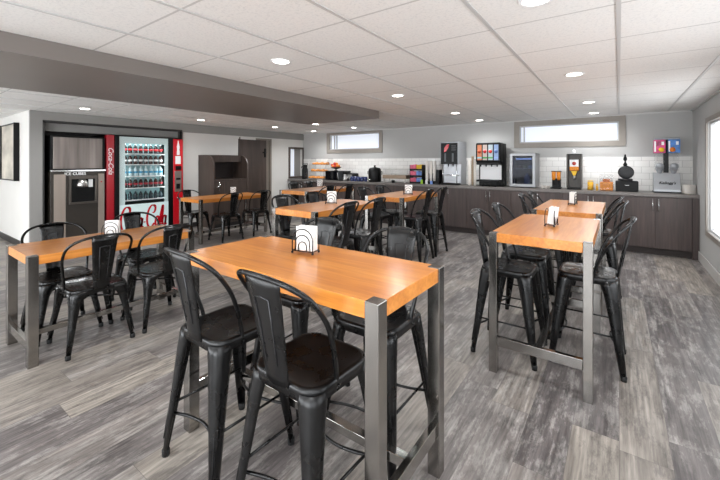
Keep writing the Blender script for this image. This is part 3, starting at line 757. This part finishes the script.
t = thing('ice_machine', 'stainless ice machine with dark dispenser niche, left of the red vending machine', 'ice machine', (XF, 2.2, 0))
def ib(name, m, y0, y1, z0, z1, d0, d1, parent=t, bev=0.0): return box(name, m, d0, d1, y0 - 2.2, y1 - 2.2, z0, z1, parent, bev)
ib('bin_body', M['bronze'], 1.80, 2.54, 0.02, 1.23, -0.7, 0.0, bev=0.004)
ib('left_side_panel', M['beige'], 1.84, 1.99, 0.04, 1.18, 0.0, 0.012, bev=0.002)
ib('right_side_panel', M['beige'], 2.44, 2.53, 0.04, 1.18, 0.0, 0.012, bev=0.002)
ib('ice_maker_head', M['plastic_black'], 1.80, 2.54, 1.25, 1.80, -0.7, 0.0, bev=0.004)
M['head'] = mat('brushed_head_reflections', '827a75', 0.3, 1.0, noise=0.35, nscale=(1, 9, 0.6))  # broad vertical reflection bands put into the steel colour
ib('head_front_panel', M['head'], 1.83, 2.50, 1.27, 1.78, 0.0, 0.012, bev=0.004)
ib('chrome_strip', M['chrome'], 1.80, 2.55, 1.225, 1.25, -0.01, 0.02, bev=0.002)
text_mesh('lettering', 'ICE CUBES', 0.062, M['white'], t, (0.003, 2.12 - 2.2, 1.185), rot_left(), bold=0.001)
mb = MB().box(0.0, 0.03, 2.03 - 2.2, 2.42 - 2.2, 1.1, 1.15).box(0, 0.03, 2.03 - 2.2, 2.06 - 2.2, 0.72, 1.1).box(0, 0.03, 2.39 - 2.2, 2.42 - 2.2, 0.72, 1.1).box(0, 0.045, 2.03 - 2.2, 2.42 - 2.2, 0.69, 0.72)
mb.build('dispenser_frame', mat('pewter_frame', '5d5751', 0.3, 0.6), t, 0.003)
ib('dispenser_back', M['plastic_black'], 2.06, 2.39, 0.72, 1.1, 0.0, 0.004)
MB().lathe([(0.075, 0.0), (0.08, 0.03), (0.06, 0.1), (0.035, 0.12)], 16, T=Matrix.Translation((0.05, 2.2 - 2.2, 0.97))).build('ice_chute', M['steel_plain'], t)
ib('drop_label', M['white'], 2.3, 2.36, 0.96, 1.09, 0.004, 0.012)
ib('badge', M['red'], 2.475, 2.495, 1.03, 1.05, 0.012, 0.015)

# framed canvas on the recess wall
t = thing('wall_picture', 'framed muted landscape canvas hanging on the wall left of the ice machine', 'picture', (-8.1, 1.565, 1.55))
t.location = (-8.42, 1.568, 1.5)
box('canvas', M['canvas'], -0.45, 0.45, -0.05, 0.0, -0.41, 0.5, t, 0.002)
mb = MB(); mb.box(0.45, 0.475, -0.07, 0, -0.43, 0.52).box(-0.475, -0.45, -0.07, 0, -0.43, 0.52).box(-0.45, 0.45, -0.055, 0, 0.5, 0.52).box(-0.45, 0.45, -0.055, 0, -0.43, -0.41)
mb.build('frame', M['plastic_black'], t)

# ------------------------------------------------------------------ dark hutch cabinet
t = thing('hutch_cabinet', 'tall espresso wood hutch with curved sides and an open niche against left wall', 'cabinet', (-7.36, 4.75, 0))
hm = M['cabinet_v']
prof = [(0.0, 0.0), (0.56, 0.0), (0.56, 1.26)] + [(0.56 - 0.24 * sin(R(a)) * 1.0 * (1 - cos(R(a))) ** 0.5 if False else 0.32 + 0.24 * cos(R(a)), 1.26 + 0.27 * sin(R(a))) for a in range(0, 91, 10)] + [(0.0, 1.53)]
for y0 in (-0.44, 0.40):
    MB().prism([(x, z) for x, z in prof], y0, y0 + 0.04, axis=1).build('side_panel', hm, t, 0.002)
box('top_panel', hm, 0.0, 0.34, -0.4, 0.4, 1.5, 1.53, t)
box('fascia', hm, 0.3, 0.34, -0.4, 0.4, 1.38, 1.5, t)
box('back_panel', mat('niche_dark', '2b2422', 0.5), 0.0, 0.03, -0.4, 0.4, 0.0, 1.5, t)
box('shelf', hm, 0.03, 0.54, -0.4, 0.4, 0.98, 1.01, t)
for y0, y1 in ((-0.4, -0.002), (0.002, 0.4)):
    d = box('door', hm, 0.52, 0.545, y0, y1, 0.08, 0.975, t, 0.002)
mb = MB().tube([(0.56, -0.3, 0.78), (0.56, -0.3, 0.95)], 0.008); mb.tube([(0.56, -0.3, 0.87), (0.56, -0.37, 0.85)], 0.007)
mb.build('lever_handle', M['chrome'], t)
box('plinth', M['dark_base'], 0.0, 0.5, -0.4, 0.4, 0.0, 0.08, t)

# ------------------------------------------------------------------ things on the counter
def at(name, label, cat, x, y, rz=0.0, group=None): return thing(name, label, cat, (x, y, CT), rz, group)

# cereal dispenser (far right)
t = at('cereal_dispenser', 'tall silver double cereal dispenser with two colourful printed hoppers, right corner', 'cereal dispenser', 0.585, 7.12)
MB().prism([(-0.05, 0.0), (0.18, 0.0), (0.18, 0.3), (0.03, 0.3), (-0.05, 0.05)], -0.155, 0.155, axis=0).build('base', mat('silver_plastic', 'a3a5a8', 0.3, 0.5), t, 0.004)
box('foot_plate', M['plastic_black'], -0.16, 0.16, -0.07, 0.18, 0, 0.02, t)
text_mesh('lettering', "Kellogg's", 0.055, M['plastic_black'], t, (0, -0.045, 0.15), (R(72), 0, 0), shear=0.35, bold=0.001)
c1 = mat('hopper_print_pink', 'c02c6c', 0.3, noise=0.6, nscale=(22, 22, 22)); c2 = mat('hopper_print_blue', '2468b0', 0.3, noise=0.6, nscale=(22, 22, 22))
for s, cm in ((-1, c1), (1, c2)):
    x = s * 0.083
    h = MB().box(x - 0.06, x + 0.06, -0.01, 0.15, 0.33, 0.60).build('hopper', M['acrylic'], t, 0.01)
    h2 = MB().box(x - 0.068, x + 0.068, -0.02, 0.15, 0.60, 0.80).build('hopper_print', cm, t, 0.004)
    mb = MB().box(x - 0.065, x - 0.045, -0.026, -0.021, 0.62, 0.78).box(x + 0.02, x + 0.05, -0.026, -0.021, 0.72, 0.77)
    mb.build('print_detail', M['white'], h2)
    MB().lathe([(0.03, 0), (0.035, 0.006), (0.0, 0.012)], 16, T=Matrix.Translation((x + 0.0 - s * 0.02, -0.024, 0.65)) @ Matrix.Rotation(pi / 2, 4, 'X')).build('print_emblem', M['yellow'] if s < 0 else M['orange_fruit'], h2)
    k = MB().lathe([(0.05, 0), (0.05, 0.03), (0.02, 0.035), (0.015, 0.06)], 16, T=Matrix.Translation((x, -0.01, 0.40)) @ Matrix.Rotation(pi / 2, 4, 'X')).build('turning_knob', M['grey_plastic'], t)
    MB().lathe([(0.045, 0.06), (0.05, 0.0), (0.03, -0.06), (0.03, -0.07)], 14, c=(x, 0.05, 0.36)).build('spout', M['grey_plastic'], t)
box('lid', mat('lid_grey', '8c9096', 0.3), -0.15, 0.15, -0.02, 0.15, 0.80, 0.83, t, 0.008)
box('back_column', M['plastic_black'], -0.03, 0.03, 0.1, 0.16, 0.3, 0.8, t)
# plates
for k in range(8):
    o = MB().lathe([(0.05, 0), (0.075, 0.004), (0.083, 0.014), (0.08, 0.015), (0.05, 0.008)], 24).build('plate', M['cream']); o.location = (0.835, 7.12, CT + 0.0162 * k)
    tag(o, 'round cream plate in the stack beside cereal dispenser, %s' % ['lowest of all', 'second from bottom', 'third from bottom', 'fourth from bottom', 'fifth from bottom', 'third from top', 'second from top', 'topmost of all'][k], 'plate', 'cream plates stacked by the right wall')
# waffle maker
t = at('waffle_maker', 'black flip waffle maker standing open with a round plate and upright handle', 'waffle maker', 0.1, 7.12)
box('base', M['plastic_black'], -0.145, 0.145, -0.1, 0.14, 0, 0.165, t, 0.012)
M['cast'] = mat('cast_iron', '17171a', 0.45)
MB().lathe([(0.08, 0), (0.095, 0.01), (0.095, 0.03), (0.07, 0.035)], 24, c=(-0.02, 0, 0.165)).build('lower_plate', M['cast'], t)
p = MB().lathe([(0.03, -0.03), (0.09, -0.028), (0.105, -0.018), (0.105, 0.018), (0.09, 0.028), (0.03, 0.03)], 28, T=Matrix.Translation((-0.01, 0.03, 0.30)) @ Matrix.Rotation(pi / 2, 4, 'X')).build('round_plate', M['cast'], t)
mb = MB()
for k in range(-3, 4):
    mb.box(-0.01 + k * 0.026 - 0.003, -0.01 + k * 0.026 + 0.003, -0.004, 0.0015, 0.30 - math.sqrt(0.0085 - (k * 0.026) ** 2), 0.30 + math.sqrt(0.0085 - (k * 0.026) ** 2))
mb.build('waffle_ridges', M['cast'], p)
mb = MB().lathe([(0.012, 0.39), (0.03, 0.42), (0.022, 0.44), (0.012, 0.46), (0.012, 0.48), (0.026, 0.5), (0.024, 0.53), (0.01, 0.56), (0.014, 0.575), (0.0, 0.59)], 14, c=(-0.02, 0.03, 0))
mb.build('handle', M['plastic_black'], t)
MB().tube([(-0.035, -0.108, 0.115), (-0.02, -0.128, 0.1), (0.02, -0.128, 0.1), (0.035, -0.108, 0.115)], 0.006).build('latch', M['chrome'], t)
# clear bin with orange content
t = at('topping_bin', 'clear acrylic bin filled with orange topping, left of waffle maker', 'food bin', -0.165, 7.12)
mb = MB(); q = 0.095
mb.box(-q, q, -0.09, -0.086, 0, 0.2).box(-q, q, 0.086, 0.09, 0, 0.26).box(-q, -q + 0.004, -0.086, 0.086, 0, 0.23).box(q - 0.004, q, -0.086, 0.086, 0, 0.23).box(-q, q, -0.09, 0.09, 0.255, 0.26)
mb.build('clear_box', M['acrylic'], t)
box('orange_topping', M['orange'], -0.088, 0.088, -0.08, 0.08, 0.005, 0.14, t, 0.01)
box('red_packets', mat('brick_packets', 'b0602a', 0.5, noise=0.4, nscale=(40, 40, 40)), -0.05, 0.05, -0.06, 0.06, 0.141, 0.19, t, 0.01)
# jars
def jar(name, lab, x, y, r, h, m, liquid=0.8):
    t = at(name, lab, 'jar', x, y)
    MB().lathe([(r * .95, 0.002), (r, 0.01), (r, h * 0.9), (r * 0.8, h)], 18).build('glass_body', M['acrylic'], t)
    MB().lathe([(r * .9, 0.004), (r * .92, h * liquid), (0, h * liquid)], 18).build('contents', m, t)
    MB().lathe([(r * .85, h), (r * .85, h + 0.012), (0, h + 0.014)], 18).build('lid', M['yellow'], t)
    return t
jar('syrup_jar', 'round yellow jar between the grain dispenser and the clear topping bin', -0.385, 7.1, 0.046, 0.145, mat('yellow_juice', 'e8b01c', 0.4), 0.92)
jar('syrup_bottle', 'slim yellow bottle standing against the clear topping bin', -0.29, 7.02, 0.02, 0.09, mat('amber_juice', 'd8a020', 0.4), 0.9)
# tall grain dispenser and small one
def grain(lab, x, y, w, h, big):
    t = at('grain_dispenser', lab, 'dispenser', x, y)
    box('base', M['plastic_black'], -w * 1.05, w * 1.05, -0.09, 0.09, 0, 0.03, t, 0.006)
    if big:
        box('housing_back', mat('graphite', '46413c', 0.4), -w, w, 0.02, 0.1, 0.03, h, t, 0.004)
        for s in (-1, 1): box('side_frame', M['bronze'], s * w - 0.012, s * w + 0.012, -0.08, 0.1, 0.03, h, t, 0.003)
        box('top_cap', M['plastic_black'], -w - 0.01, w + 0.01, -0.085, 0.1, h, h + 0.015, t, 0.003)
        f = box('clear_hopper', M['orange'], -w * 0.68, w * 0.68, -0.06, 0.018, h * 0.54, h * 0.86, t, 0.01)
        box('hopper_label', M['white'], -w * 0.66, w * 0.66, -0.064, -0.0605, h * 0.66, h * 0.86, f)
        MB().lathe([(0.0, 0), (0.03, 0.001), (0.03, 0.004), (0, 0.005)], 14, T=Matrix.Translation((0, -0.064, h * 0.75)) @ Matrix.Rotation(pi / 2, 4, 'X')).build('label_emblem', M['apple'], f)
        MB().loft([[(-0.045, -0.05, h * .53), (0.045, -0.05, h * .53), (0.045, 0.015, h * .53), (-0.045, 0.015, h * .53)], [(-0.01, -0.05, h * .38), (0.01, -0.05, h * .38), (0.01, -0.02, h * .38), (-0.01, -0.02, h * .38)]], False).build('funnel', M['yellow'], t)
        MB().lathe([(0.012, 0.0), (0.02, 0.06), (0.008, 0.09)], 10, c=(0, -0.04, h * .27)).build('nozzle', M['steel_plain'], t)
        MB().lathe([(0.02, 0), (0.028, 0.02), (0.022, 0.06), (0.0, 0.08)], 14, c=(-0.01, 0, h + 0.015)).build('finial', M['white'], t)
    else:
        box('stand', M['plastic_black'], -w * .9, w * .9, 0.0, 0.06, 0.03, h * .6, t, 0.004)
        for s in (-1, 1):
            MB().lathe([(0.03, h * .98), (0.032, h * .95), (0.032, h * .65), (0.018, h * .5)], 14, c=(s * w * .5, -0.02, 0)).build('canister', M['orange'], t)
            MB().lathe([(0.02, h * .5), (0.016, h * .25), (0.008, h * .22)], 12, c=(s * w * .5, -0.025, 0)).build('spout', M['plastic_black'], t)
        box('lid', M['plastic_black'], -w, w, -0.055, 0.06, h * .985, h * 1.03, t, 0.004)
    return t
grain('tall dark bulk dispenser with orange hopper and white label below the long window', -0.615, 7.12, 0.1, 0.585, True)
grain('small black twin dispenser with orange canisters right of mini fridge', -0.885, 7.1, 0.075, 0.3, False)
for k in range(4):
    o = MB().lathe([(0.016, 0), (0.022, 0.05), (0.024, 0.052)], 12).build('small_cup', M['cream']); o.location = (-1.09 + 0.03 * k, 7.02 + 0.045 * (k % 2), CT)
    tag(o, 'small pale cup right of the mini fridge, %s of the four' % ['leftmost', 'second from left', 'second from right', 'rightmost'][k], 'cup', 'small cups beside the mini fridge')
# mini fridge
t = at('mini_fridge', 'silver countertop mini fridge with dark glass door and items inside', 'mini fridge', -1.425, 7.16)
mb = MB().box(-0.215, 0.215, 0.05, 0.3, 0.015, 0.62)
mb = MB().box(-0.215, -0.19, -0.08, 0.3, 0.015, 0.62).box(0.19, 0.215, -0.08, 0.3, 0.015, 0.62).box(-0.19, 0.19, -0.08, 0.3, 0.015, 0.04).box(-0.19, 0.19, -0.08, 0.3, 0.6, 0.62).box(-0.19, 0.19, 0.28, 0.3, 0.04, 0.6)
mb.build('body', mat('fridge_silver', '8a8b8c', 0.35, 0.7), t, 0.003)
mb = MB().box(-0.215, -0.17, -0.12, -0.085, 0.015, 0.62).box(0.17, 0.215, -0.12, -0.085, 0.015, 0.62).box(-0.17, 0.17, -0.12, -0.085, 0.015, 0.065).box(-0.17, 0.17, -0.12, -0.085, 0.575, 0.62)
d = mb.build('door', mat('fridge_door_silver', '8d8e90', 0.35, 0.6), t, 0.003)
box('door_glass', clear_mat('smoked_glass', (0.6, 0.65, 0.75), 0.9, body=(0.05, 0.05, 0.05)), -0.17, 0.17, -0.108, -0.098, 0.065, 0.575, d)
box('liner', mat('fridge_liner', '0b0f18', 0.6), -0.189, 0.189, 0.26, 0.279, 0.041, 0.599, t)
box('led_strip', mat('led_blue_white', 'cfe0ff', 0.4, emit=3.0), -0.13, 0.13, 0.0, 0.01, 0.515, 0.525, t)
for z in (0.34,): box('wire_shelf', M['steel_plain'], -0.185, 0.185, -0.05, 0.25, z, z + 0.006, t)
o = MB().lathe([(0.05, 0), (0.052, 0.14), (0.02, 0.19), (0.02, 0.21)], 16).build('water_jug', mat('pale_blue_jug', '9fb4d8', 0.3)); o.location = (-1.36, 7.14, CT + 0.042)
tag(o, 'pale blue water jug standing inside the mini fridge', 'jug')
for k in range(4):
    o = MB().lathe([(0.026, 0), (0.034, 0.05), (0.034, 0.056), (0.0, 0.057)], 14).build('yogurt_cup', mat('yogurt_lid_%d' % k, ['c9b27a', 'b8824a', '86a050', '6fb4e0'][k], 0.4)); o.location = (-1.55 + 0.08 * k, 7.12, CT + 0.347)
    tag(o, '%s yogurt cup on the shelf inside the mini fridge' % ['beige', 'brown', 'green', 'light blue'][k], 'yogurt cup', 'cups on the fridge shelf')
# juice dispenser
t = at('juice_dispenser', 'black juice dispenser with four lit flavour panels, left of mini fridge', 'juice dispenser', -2.02, 7.12)
box('back_housing', M['plastic_black'], -0.23, 0.23, 0.06, 0.3, 0.0, 0.82, t, 0.015)
h = box('head', M['plastic_black'], -0.23, 0.23, -0.14, 0.07, 0.46, 0.83, t, 0.02)
box('nozzle_bar', M['plastic_black'], -0.22, 0.22, -0.13, 0.02, 0.41, 0.46, t, 0.01)
box('splash_panel', mat('pale_steel_panel', 'c6c6c6', 0.4, 0.3), -0.2, 0.2, 0.05, 0.062, 0.12, 0.42, t)
for k, (cm, fc) in enumerate((('c4744a', 'a8401c'), ('b8a8a0', 'c01824'), ('a8b8c0', 'd02a24'), ('8098c0', '50689c'))):
    x = -0.155 + 0.103 * k
    p = box('flavour_panel', mat('panel_%d' % k, cm, 0.4, emit=0.12), x - 0.04, x + 0.04, -0.148, -0.141, 0.5, 0.79, h)
    MB().lathe([(0.0, 0), (0.033, 0.001), (0.033, 0.004), (0, 0.005)], 16, T=Matrix.Translation((x, -0.148, 0.66)) @ Matrix.Rotation(pi / 2, 4, 'X')).build('fruit_print', mat('fruit_%d' % k, fc, 0.4), p)
    box('name_strip', mat('strip_%d' % k, ['8fc8d8', '3c9a50', '58b060', '90a8e0'][k], 0.4), x - 0.04, x + 0.04, -0.1505, -0.1485, 0.53, 0.56, p)
    MB().lathe([(0.012, 0), (0.015, 0.04)], 10, c=(x, -0.07, 0.375)).build('nozzle', M['plastic_black'], t)
tr = box('drip_tray', M['plastic_black'], -0.21, 0.21, -0.17, 0.06, 0.09, 0.125, t, 0.008)
for x in (-0.1, 0.02, 0.13): box('tray_leg', M['plastic_black'], x - 0.01, x + 0.01, -0.12, -0.1, 0.0, 0.09, t)
# cup stacks
for k in range(3):
    x = -2.42 + 0.055 * k; hgt = (0.42, 0.52, 0.46)[k]
    mb = MB(); z = 0
    while z < hgt: mb.lathe([(0.021, z), (0.026, z + 0.075), (0.028, z + 0.078)], 12); z += 0.022
    o = mb.build('cup_stack', M['cream'] if k != 1 else mat('tan_paper_cup', 'b09c84', 0.6)); o.location = (x, 7.12 + 0.03 * (k % 2), CT)
    tag(o, ['tall stack of white paper cups just right of coffee machine', 'tallest tan paper cup stack between coffee and juice machines', 'stack of white paper cups touching the juice dispenser side'][k], 'cups', 'paper cup stacks')
# coffee machine
t = at('coffee_machine', 'tall coffee machine with black front panel, red emblem and steel body', 'coffee machine', -2.79, 7.14)
sg = mat('coffee_steel', '9c9da0', 0.35, 0.6)
box('tower', sg, -0.19, 0.19, 0.02, 0.33, 0.0, 0.875, t, 0.008)
h = box('head', sg, -0.19, 0.19, -0.14, 0.03, 0.42, 0.875, t, 0.008)
f = box('front_panel', M['plastic_black'], -0.175, 0.175, -0.152, -0.141, 0.42, 0.85, h, 0.004)
MB().prism([(-0.12 + q[0] * 0.11, 0.66 + q[1] * 0.16) for q in ((0.1, 0), (0.5, 0.1), (0.95, 0.55), (1.1, 1.0), (0.6, 0.95), (0.2, 0.6))], -0.1525, -0.156, axis=1).build('red_emblem', M['red'], f)
bg = mat('button_grey', '505356', 0.4)
for x in (-0.1, 0.06): box('button_column', bg, x, x + 0.035, -0.156, -0.1525, 0.47, 0.64, f)
for z in (0.7, 0.74, 0.78): box('button_strip', bg, 0.05, 0.14, -0.156, -0.1525, z, z + 0.012, f)
mb = MB().tube([(-0.15, -0.12, 0.02), (-0.15, -0.12, 0.42)], 0.008); mb.tube([(0.15, -0.12, 0.02), (0.15, -0.12, 0.42)], 0.008); mb.tube([(-0.15, -0.12, 0.2), (0.15, -0.12, 0.2)], 0.008)
mb.build('front_rails', M['chrome'], t)
box('cup_rest', M['steel_plain'], -0.15, 0.15, -0.12, 0.02, 0.19, 0.205, t)
box('drip_tray', M['plastic_black'], -0.18, 0.18, -0.16, 0.02, 0.0, 0.035, t, 0.006)
for x in (-0.05, 0.05): MB().lathe([(0.01, 0), (0.016, 0.05)], 10, c=(x, -0.06, 0.37)).build('nozzle', M['plastic_black'], t)
# black organizer, cups in holder, condiment rack
t = at('cup_holder', 'black stand holding three white cup sleeves left of coffee machine', 'cup holder', -3.2, 7.12)
box('base', M['plastic_black'], -0.2, 0.17, -0.08, 0.1, 0, 0.06, t, 0.004); box('end_box', M['plastic_black'], 0.11, 0.17, -0.08, 0.1, 0.06, 0.3, t, 0.004); box('back', M['plastic_black'], -0.2, 0.11, 0.07, 0.1, 0.06, 0.22, t)
for k in range(3):
    mb = MB(); z = 0
    while z < 0.34: mb.lathe([(0.024, z), (0.032, z + 0.08), (0.034, z + 0.084)], 12); z += 0.026
    o = mb.build('cup_stack', M['cream']); o.location = (-3.33 + 0.085 * k, 7.12, CT + 0.061)
    tag(o, 'white cup stack in the black holder, %s' % ['nearest the condiment rack', 'middle one', 'nearest the coffee machine'][k], 'cups', 'white cups in the black holder')
for k, (cm) in enumerate(('green', 'white', 'blue')):
    o = box('small_packet', M[cm], -0.025, 0.025, -0.01, 0.01, 0, 0.09 if k != 2 else 0.07, None, 0.003); o.location = (-3.4 + 0.11 * k, 7.0, CT)
    tag(o, '%s packet leaning in front of the white cup stacks' % ['lime green', 'white', 'blue'][k], 'packet')
t = at('condiment_rack', 'three tier black rack of colourful packets, left of the white cups', 'rack', -3.57, 7.12)
for s in (-1, 1): box('side', M['plastic_black'], s * 0.145 - 0.004, s * 0.145 + 0.004, -0.06, 0.1, 0, 0.4, t)
for z in (0.0, 0.14, 0.28): 
    box('shelf', M['plastic_black'], -0.14, 0.14, -0.07, 0.1, z, z + 0.035, t)
cs = [('pink', 'blue'), ('pink', 'blue'), ('pink', 'yellow')]
for r_, z in enumerate((0.036, 0.176, 0.316)):
    for c_, x in enumerate((-0.115, -0.04, 0.035, 0.105)):
        cm = cs[r_][0 if c_ < 2 else 1]
        o = MB().box(-0.032, 0.032, -0.05, 0.05, 0, 0.085 + 0.01 * ((c_ + r_) % 2)).build('packet_bundle', M[cm], None, 0.012); o.location = (-3.57 + x, 7.12, CT + z)
        tag(o, '%s packet bundle on the %s tier of the black rack, %s' % (cm, ['bottom', 'middle', 'top'][r_], ['leftmost', 'second from left', 'second from right', 'rightmost'][c_]), 'packets', 'packets in the condiment rack')
# chafing dish
t = at('chafing_dish', 'rectangular chafing dish with clear raised cover on steel base', 'chafing dish', -4.08, 7.14)
mb = MB().box(-0.3, 0.3, -0.14, 0.14, 0.09, 0.17); mb.build('pan', mat('bronze_pan', '8a7866', 0.35, 0.6), t, 0.006)
mb = MB()
for sx in (-1, 1):
    for sy in (-1, 1): mb.box(sx * 0.27 - 0.01, sx * 0.27 + 0.01, sy * 0.12 - 0.01, sy * 0.12 + 0.01, 0, 0.09)
mb.box(-0.27, 0.27, -0.13, -0.11, 0.03, 0.045).build('stand', M['steel_plain'], t)
pr_ = [(-0.14, 0.17), (0.14, 0.17), (0.14, 0.27), (0.1, 0.32), (-0.1, 0.32), (-0.14, 0.27)]
MB().prism(pr_, -0.3, 0.3, axis=0).build('clear_cover', M['acrylic'], t)
MB().box(-0.03, 0.03, -0.2, -0.15, 0.0, 0.06).build('burner', M['plastic_black'], t, 0.004)
MB().tube([(-0.05, -0.145, 0.2), (-0.05, -0.17, 0.2), (0.05, -0.17, 0.2), (0.05, -0.145, 0.2)], 0.005).build('cover_handle', M['chrome'], t)
# black urn
t = at('coffee_urn', 'bulky black urn between the blue mugs and the chafing dish', 'urn', -4.68, 7.14)
MB().lathe([(0.14, 0.0), (0.15, 0.02), (0.155, 0.25), (0.14, 0.3), (0.12, 0.32), (0.03, 0.34)], 24).build('body', M['plastic_black'], t)
MB().lathe([(0.02, 0.34), (0.02, 0.36), (0.03, 0.38), (0.0, 0.39)], 12).build('knob', M['bronze'], t)
MB().tube([(0, -0.165, 0.06), (0, -0.2, 0.06), (0, -0.2, 0.04)], 0.01).build('tap', M['chrome'], t)
for s in (-1, 1): MB().tube([(s * 0.16, 0, 0.25), (s * 0.2, 0, 0.24), (s * 0.2, 0, 0.18), (s * 0.165, 0, 0.17)], 0.008).build('side_handle', M['plastic_black'], t)
# blue mugs
for k in range(5):
    tm = at('mug', '%s navy blue mug in the row left of the black urn' % ['leftmost', 'second from left', 'middle', 'second from right', 'rightmost'][k], 'mug', -5.26 + 0.1 * k, 7.02, 0, 'row of navy mugs')
    MB().lathe([(0.035, 0.0), (0.042, 0.01), (0.043, 0.115), (0.039, 0.115), (0.037, 0.012), (0.0, 0.01)], 16).build('body', M['navy'], tm)
    MB().tube([(0.04, -0.01, 0.09), (0.065, -0.02, 0.085), (0.068, -0.02, 0.05), (0.042, -0.01, 0.03)], 0.005).build('handle', M['navy'], tm)
# toaster and kettle
t = at('toaster', 'dark two slot toaster with steel side right of the microwave', 'toaster', -5.37, 7.2)
box('body', M['plastic_black'], -0.09, 0.09, -0.13, 0.13, 0.01, 0.185, t, 0.02)
box('front_plate', M['steel_plain'], -0.07, 0.07, -0.136, -0.13, 0.03, 0.16, t)
MB().box(-0.05, -0.02, -0.1, 0.1, 0.1855, 0.188).box(0.02, 0.05, -0.1, 0.1, 0.1855, 0.188).build('slots', M['rubber'], t)
box('lever', M['chrome'], -0.015, 0.015, -0.16, -0.136, 0.11, 0.125, t)
t = at('steel_jug', 'small steel pitcher between the microwave and toaster', 'jug', -5.46, 7.0)
MB().lathe([(0.045, 0), (0.055, 0.03), (0.045, 0.1), (0.035, 0.14), (0.04, 0.16)], 16).build('body', M['steel_plain'], t)
MB().tube([(0.035, 0, 0.14), (0.08, 0, 0.12), (0.08, 0, 0.06), (0.05, 0, 0.04)], 0.006).build('handle', M['chrome'], t)
# microwave
t = at('microwave', 'black microwave on the back counter with fruit bowl on top', 'microwave', -5.84, 7.15)
box('body', M['plastic_black'], -0.27, 0.31, -0.13, 0.18, 0.01, 0.24, t, 0.006)
box('door', M['dark_glass'], -0.26, 0.17, -0.145, -0.131, 0.02, 0.23, t, 0.004)
box('control_panel', mat('graphite_panel', '202224', 0.4), 0.18, 0.3, -0.142, -0.131, 0.02, 0.23, t)
MB().tube([(0.15, -0.165, 0.05), (0.15, -0.165, 0.2)], 0.006).build('handle', M['steel_plain'], t)
t = thing('fruit_bowl', 'shallow wire fruit bowl on top of the black microwave', 'bowl', (-5.86, 7.14, CT + 0.241))
MB().lathe([(0.05, 0.0), (0.055, 0.006), (0.02, 0.02), (0.02, 0.04), (0.09, 0.06), (0.15, 0.09), (0.147, 0.093), (0.085, 0.066), (0.0, 0.05)], 24).build('basin', M['bronze'], t)
fr = [(0, 0, .085), (.07, .02, .09), (-.07, .02, .09), (.02, -.07, .095), (-.05, -.06, .095), (.03, .08, .095), (-.04, .08, .1), (.03, -.01, .15), (-.03, .03, .155), (0, -.05, .16), (.09, -.05, .11), (-.1, -.03, .115)]
for k, (x, y, z) in enumerate(fr):
    ap = k % 3 != 1
    o = MB().lathe([(0.004, -0.030), (0.022, -0.032), (0.036, -0.018), (0.04, 0.0), (0.036, 0.018), (0.022, 0.032), (0.005, 0.026)], 14).build('apple' if ap else 'orange', M['apple'] if ap else M['orange_fruit'])
    o.location = (-5.86 + x, 7.14 + y, CT + 0.241 + z + 0.02); o.rotation_euler = (k, k * 0.7, 0)
    tag(o, ('red apple' if ap else 'orange') + [' at the centre bottom of the fruit bowl', ' low at the right in the fruit bowl', ' low at the left in the fruit bowl', ' at the front of the fruit bowl', ' front left in the fruit bowl', ' back right in the fruit bowl', ' back left in the fruit bowl', ' on top of the bowl pile towards the right', ' on top of the bowl pile towards the left', ' on top at the front of the bowl pile', ' at the right rim of the fruit bowl', ' at the left rim of the fruit bowl'][k], 'fruit', 'fruit piled in the bowl')
# pastry case
t = at('pastry_case', 'three tier clear pastry case at the left end of the back counter', 'display case', -6.42, 7.14)
for s in (-1, 1): MB().prism([(-0.2, 0.0), (0.2, 0.0), (0.2, 0.56), (0.0, 0.56), (-0.2, 0.2)], s * 0.3 - 0.003, s * 0.3 + 0.003, axis=0).build('clear_side', M['acrylic'], t)
for k, z in enumerate((0.02, 0.2, 0.38)):
    tr = box('tray', M['acrylic'], -0.295, 0.295, -0.17 + 0.07 * k, 0.19, z, z + 0.012, t)
box('lid', M['acrylic'], -0.3, 0.3, -0.0, 0.2, 0.56, 0.57, t)
box('base', M['steel_plain'], -0.3, 0.3, -0.2, 0.2, 0, 0.018, t)
for r_, z in enumerate((0.033, 0.213, 0.393)):
    for k in range(6):
        x = -0.23 + 0.092 * k
        if (r_ + k) % 2: mb = MB().lathe([(0.02, 0.0), (0.04, 0.004), (0.045, 0.02), (0.035, 0.04), (0.0, 0.048)], 14)
        else: mb = MB().tube([(0.038 * cos(a * pi / 6), 0.038 * sin(a * pi / 6), 0.018) for a in range(12)], 0.018, 8, closed=True)
        o = mb.build('bread_roll' if (r_ + k) % 2 else 'bagel', M['bread']); o.location = (-6.42 + x, 7.12 + 0.07 * r_ - 0.06, CT + z + 0.001); o.scale = (1.05, 1.3, 1.5)
        tag(o, 'golden %s on the %s tray of the pastry case, %s' % ('round roll' if (r_ + k) % 2 else 'bagel', ['bottom', 'middle', 'top'][r_], ['at far left', 'second from left', 'third from left', 'third from right', 'second from right', 'at far right'][k]), 'pastry', 'pastries in the display case')
# black air pot pair beside the case
t = at('air_pot', 'black pump air pot at far left of the counter before the wall opening', 'air pot', -6.93, 7.12)
MB().lathe([(0.08, 0), (0.085, 0.02), (0.085, 0.26), (0.06, 0.32), (0.06, 0.34)], 20).build('body', M['plastic_black'], t)
MB().lathe([(0.065, 0.34), (0.07, 0.36), (0.05, 0.39), (0.0, 0.4)], 20).build('pump_lid', M['plastic_black'], t)
MB().tube([(0, -0.05, 0.35), (0, -0.12, 0.34), (0, -0.13, 0.3)], 0.012).build('spout', M['plastic_black'], t)
MB().tube([(-0.075, 0, 0.33), (-0.1, 0, 0.42), (0.1, 0, 0.42), (0.075, 0, 0.33)], 0.007).build('carry_handle', M['plastic_black'], t)
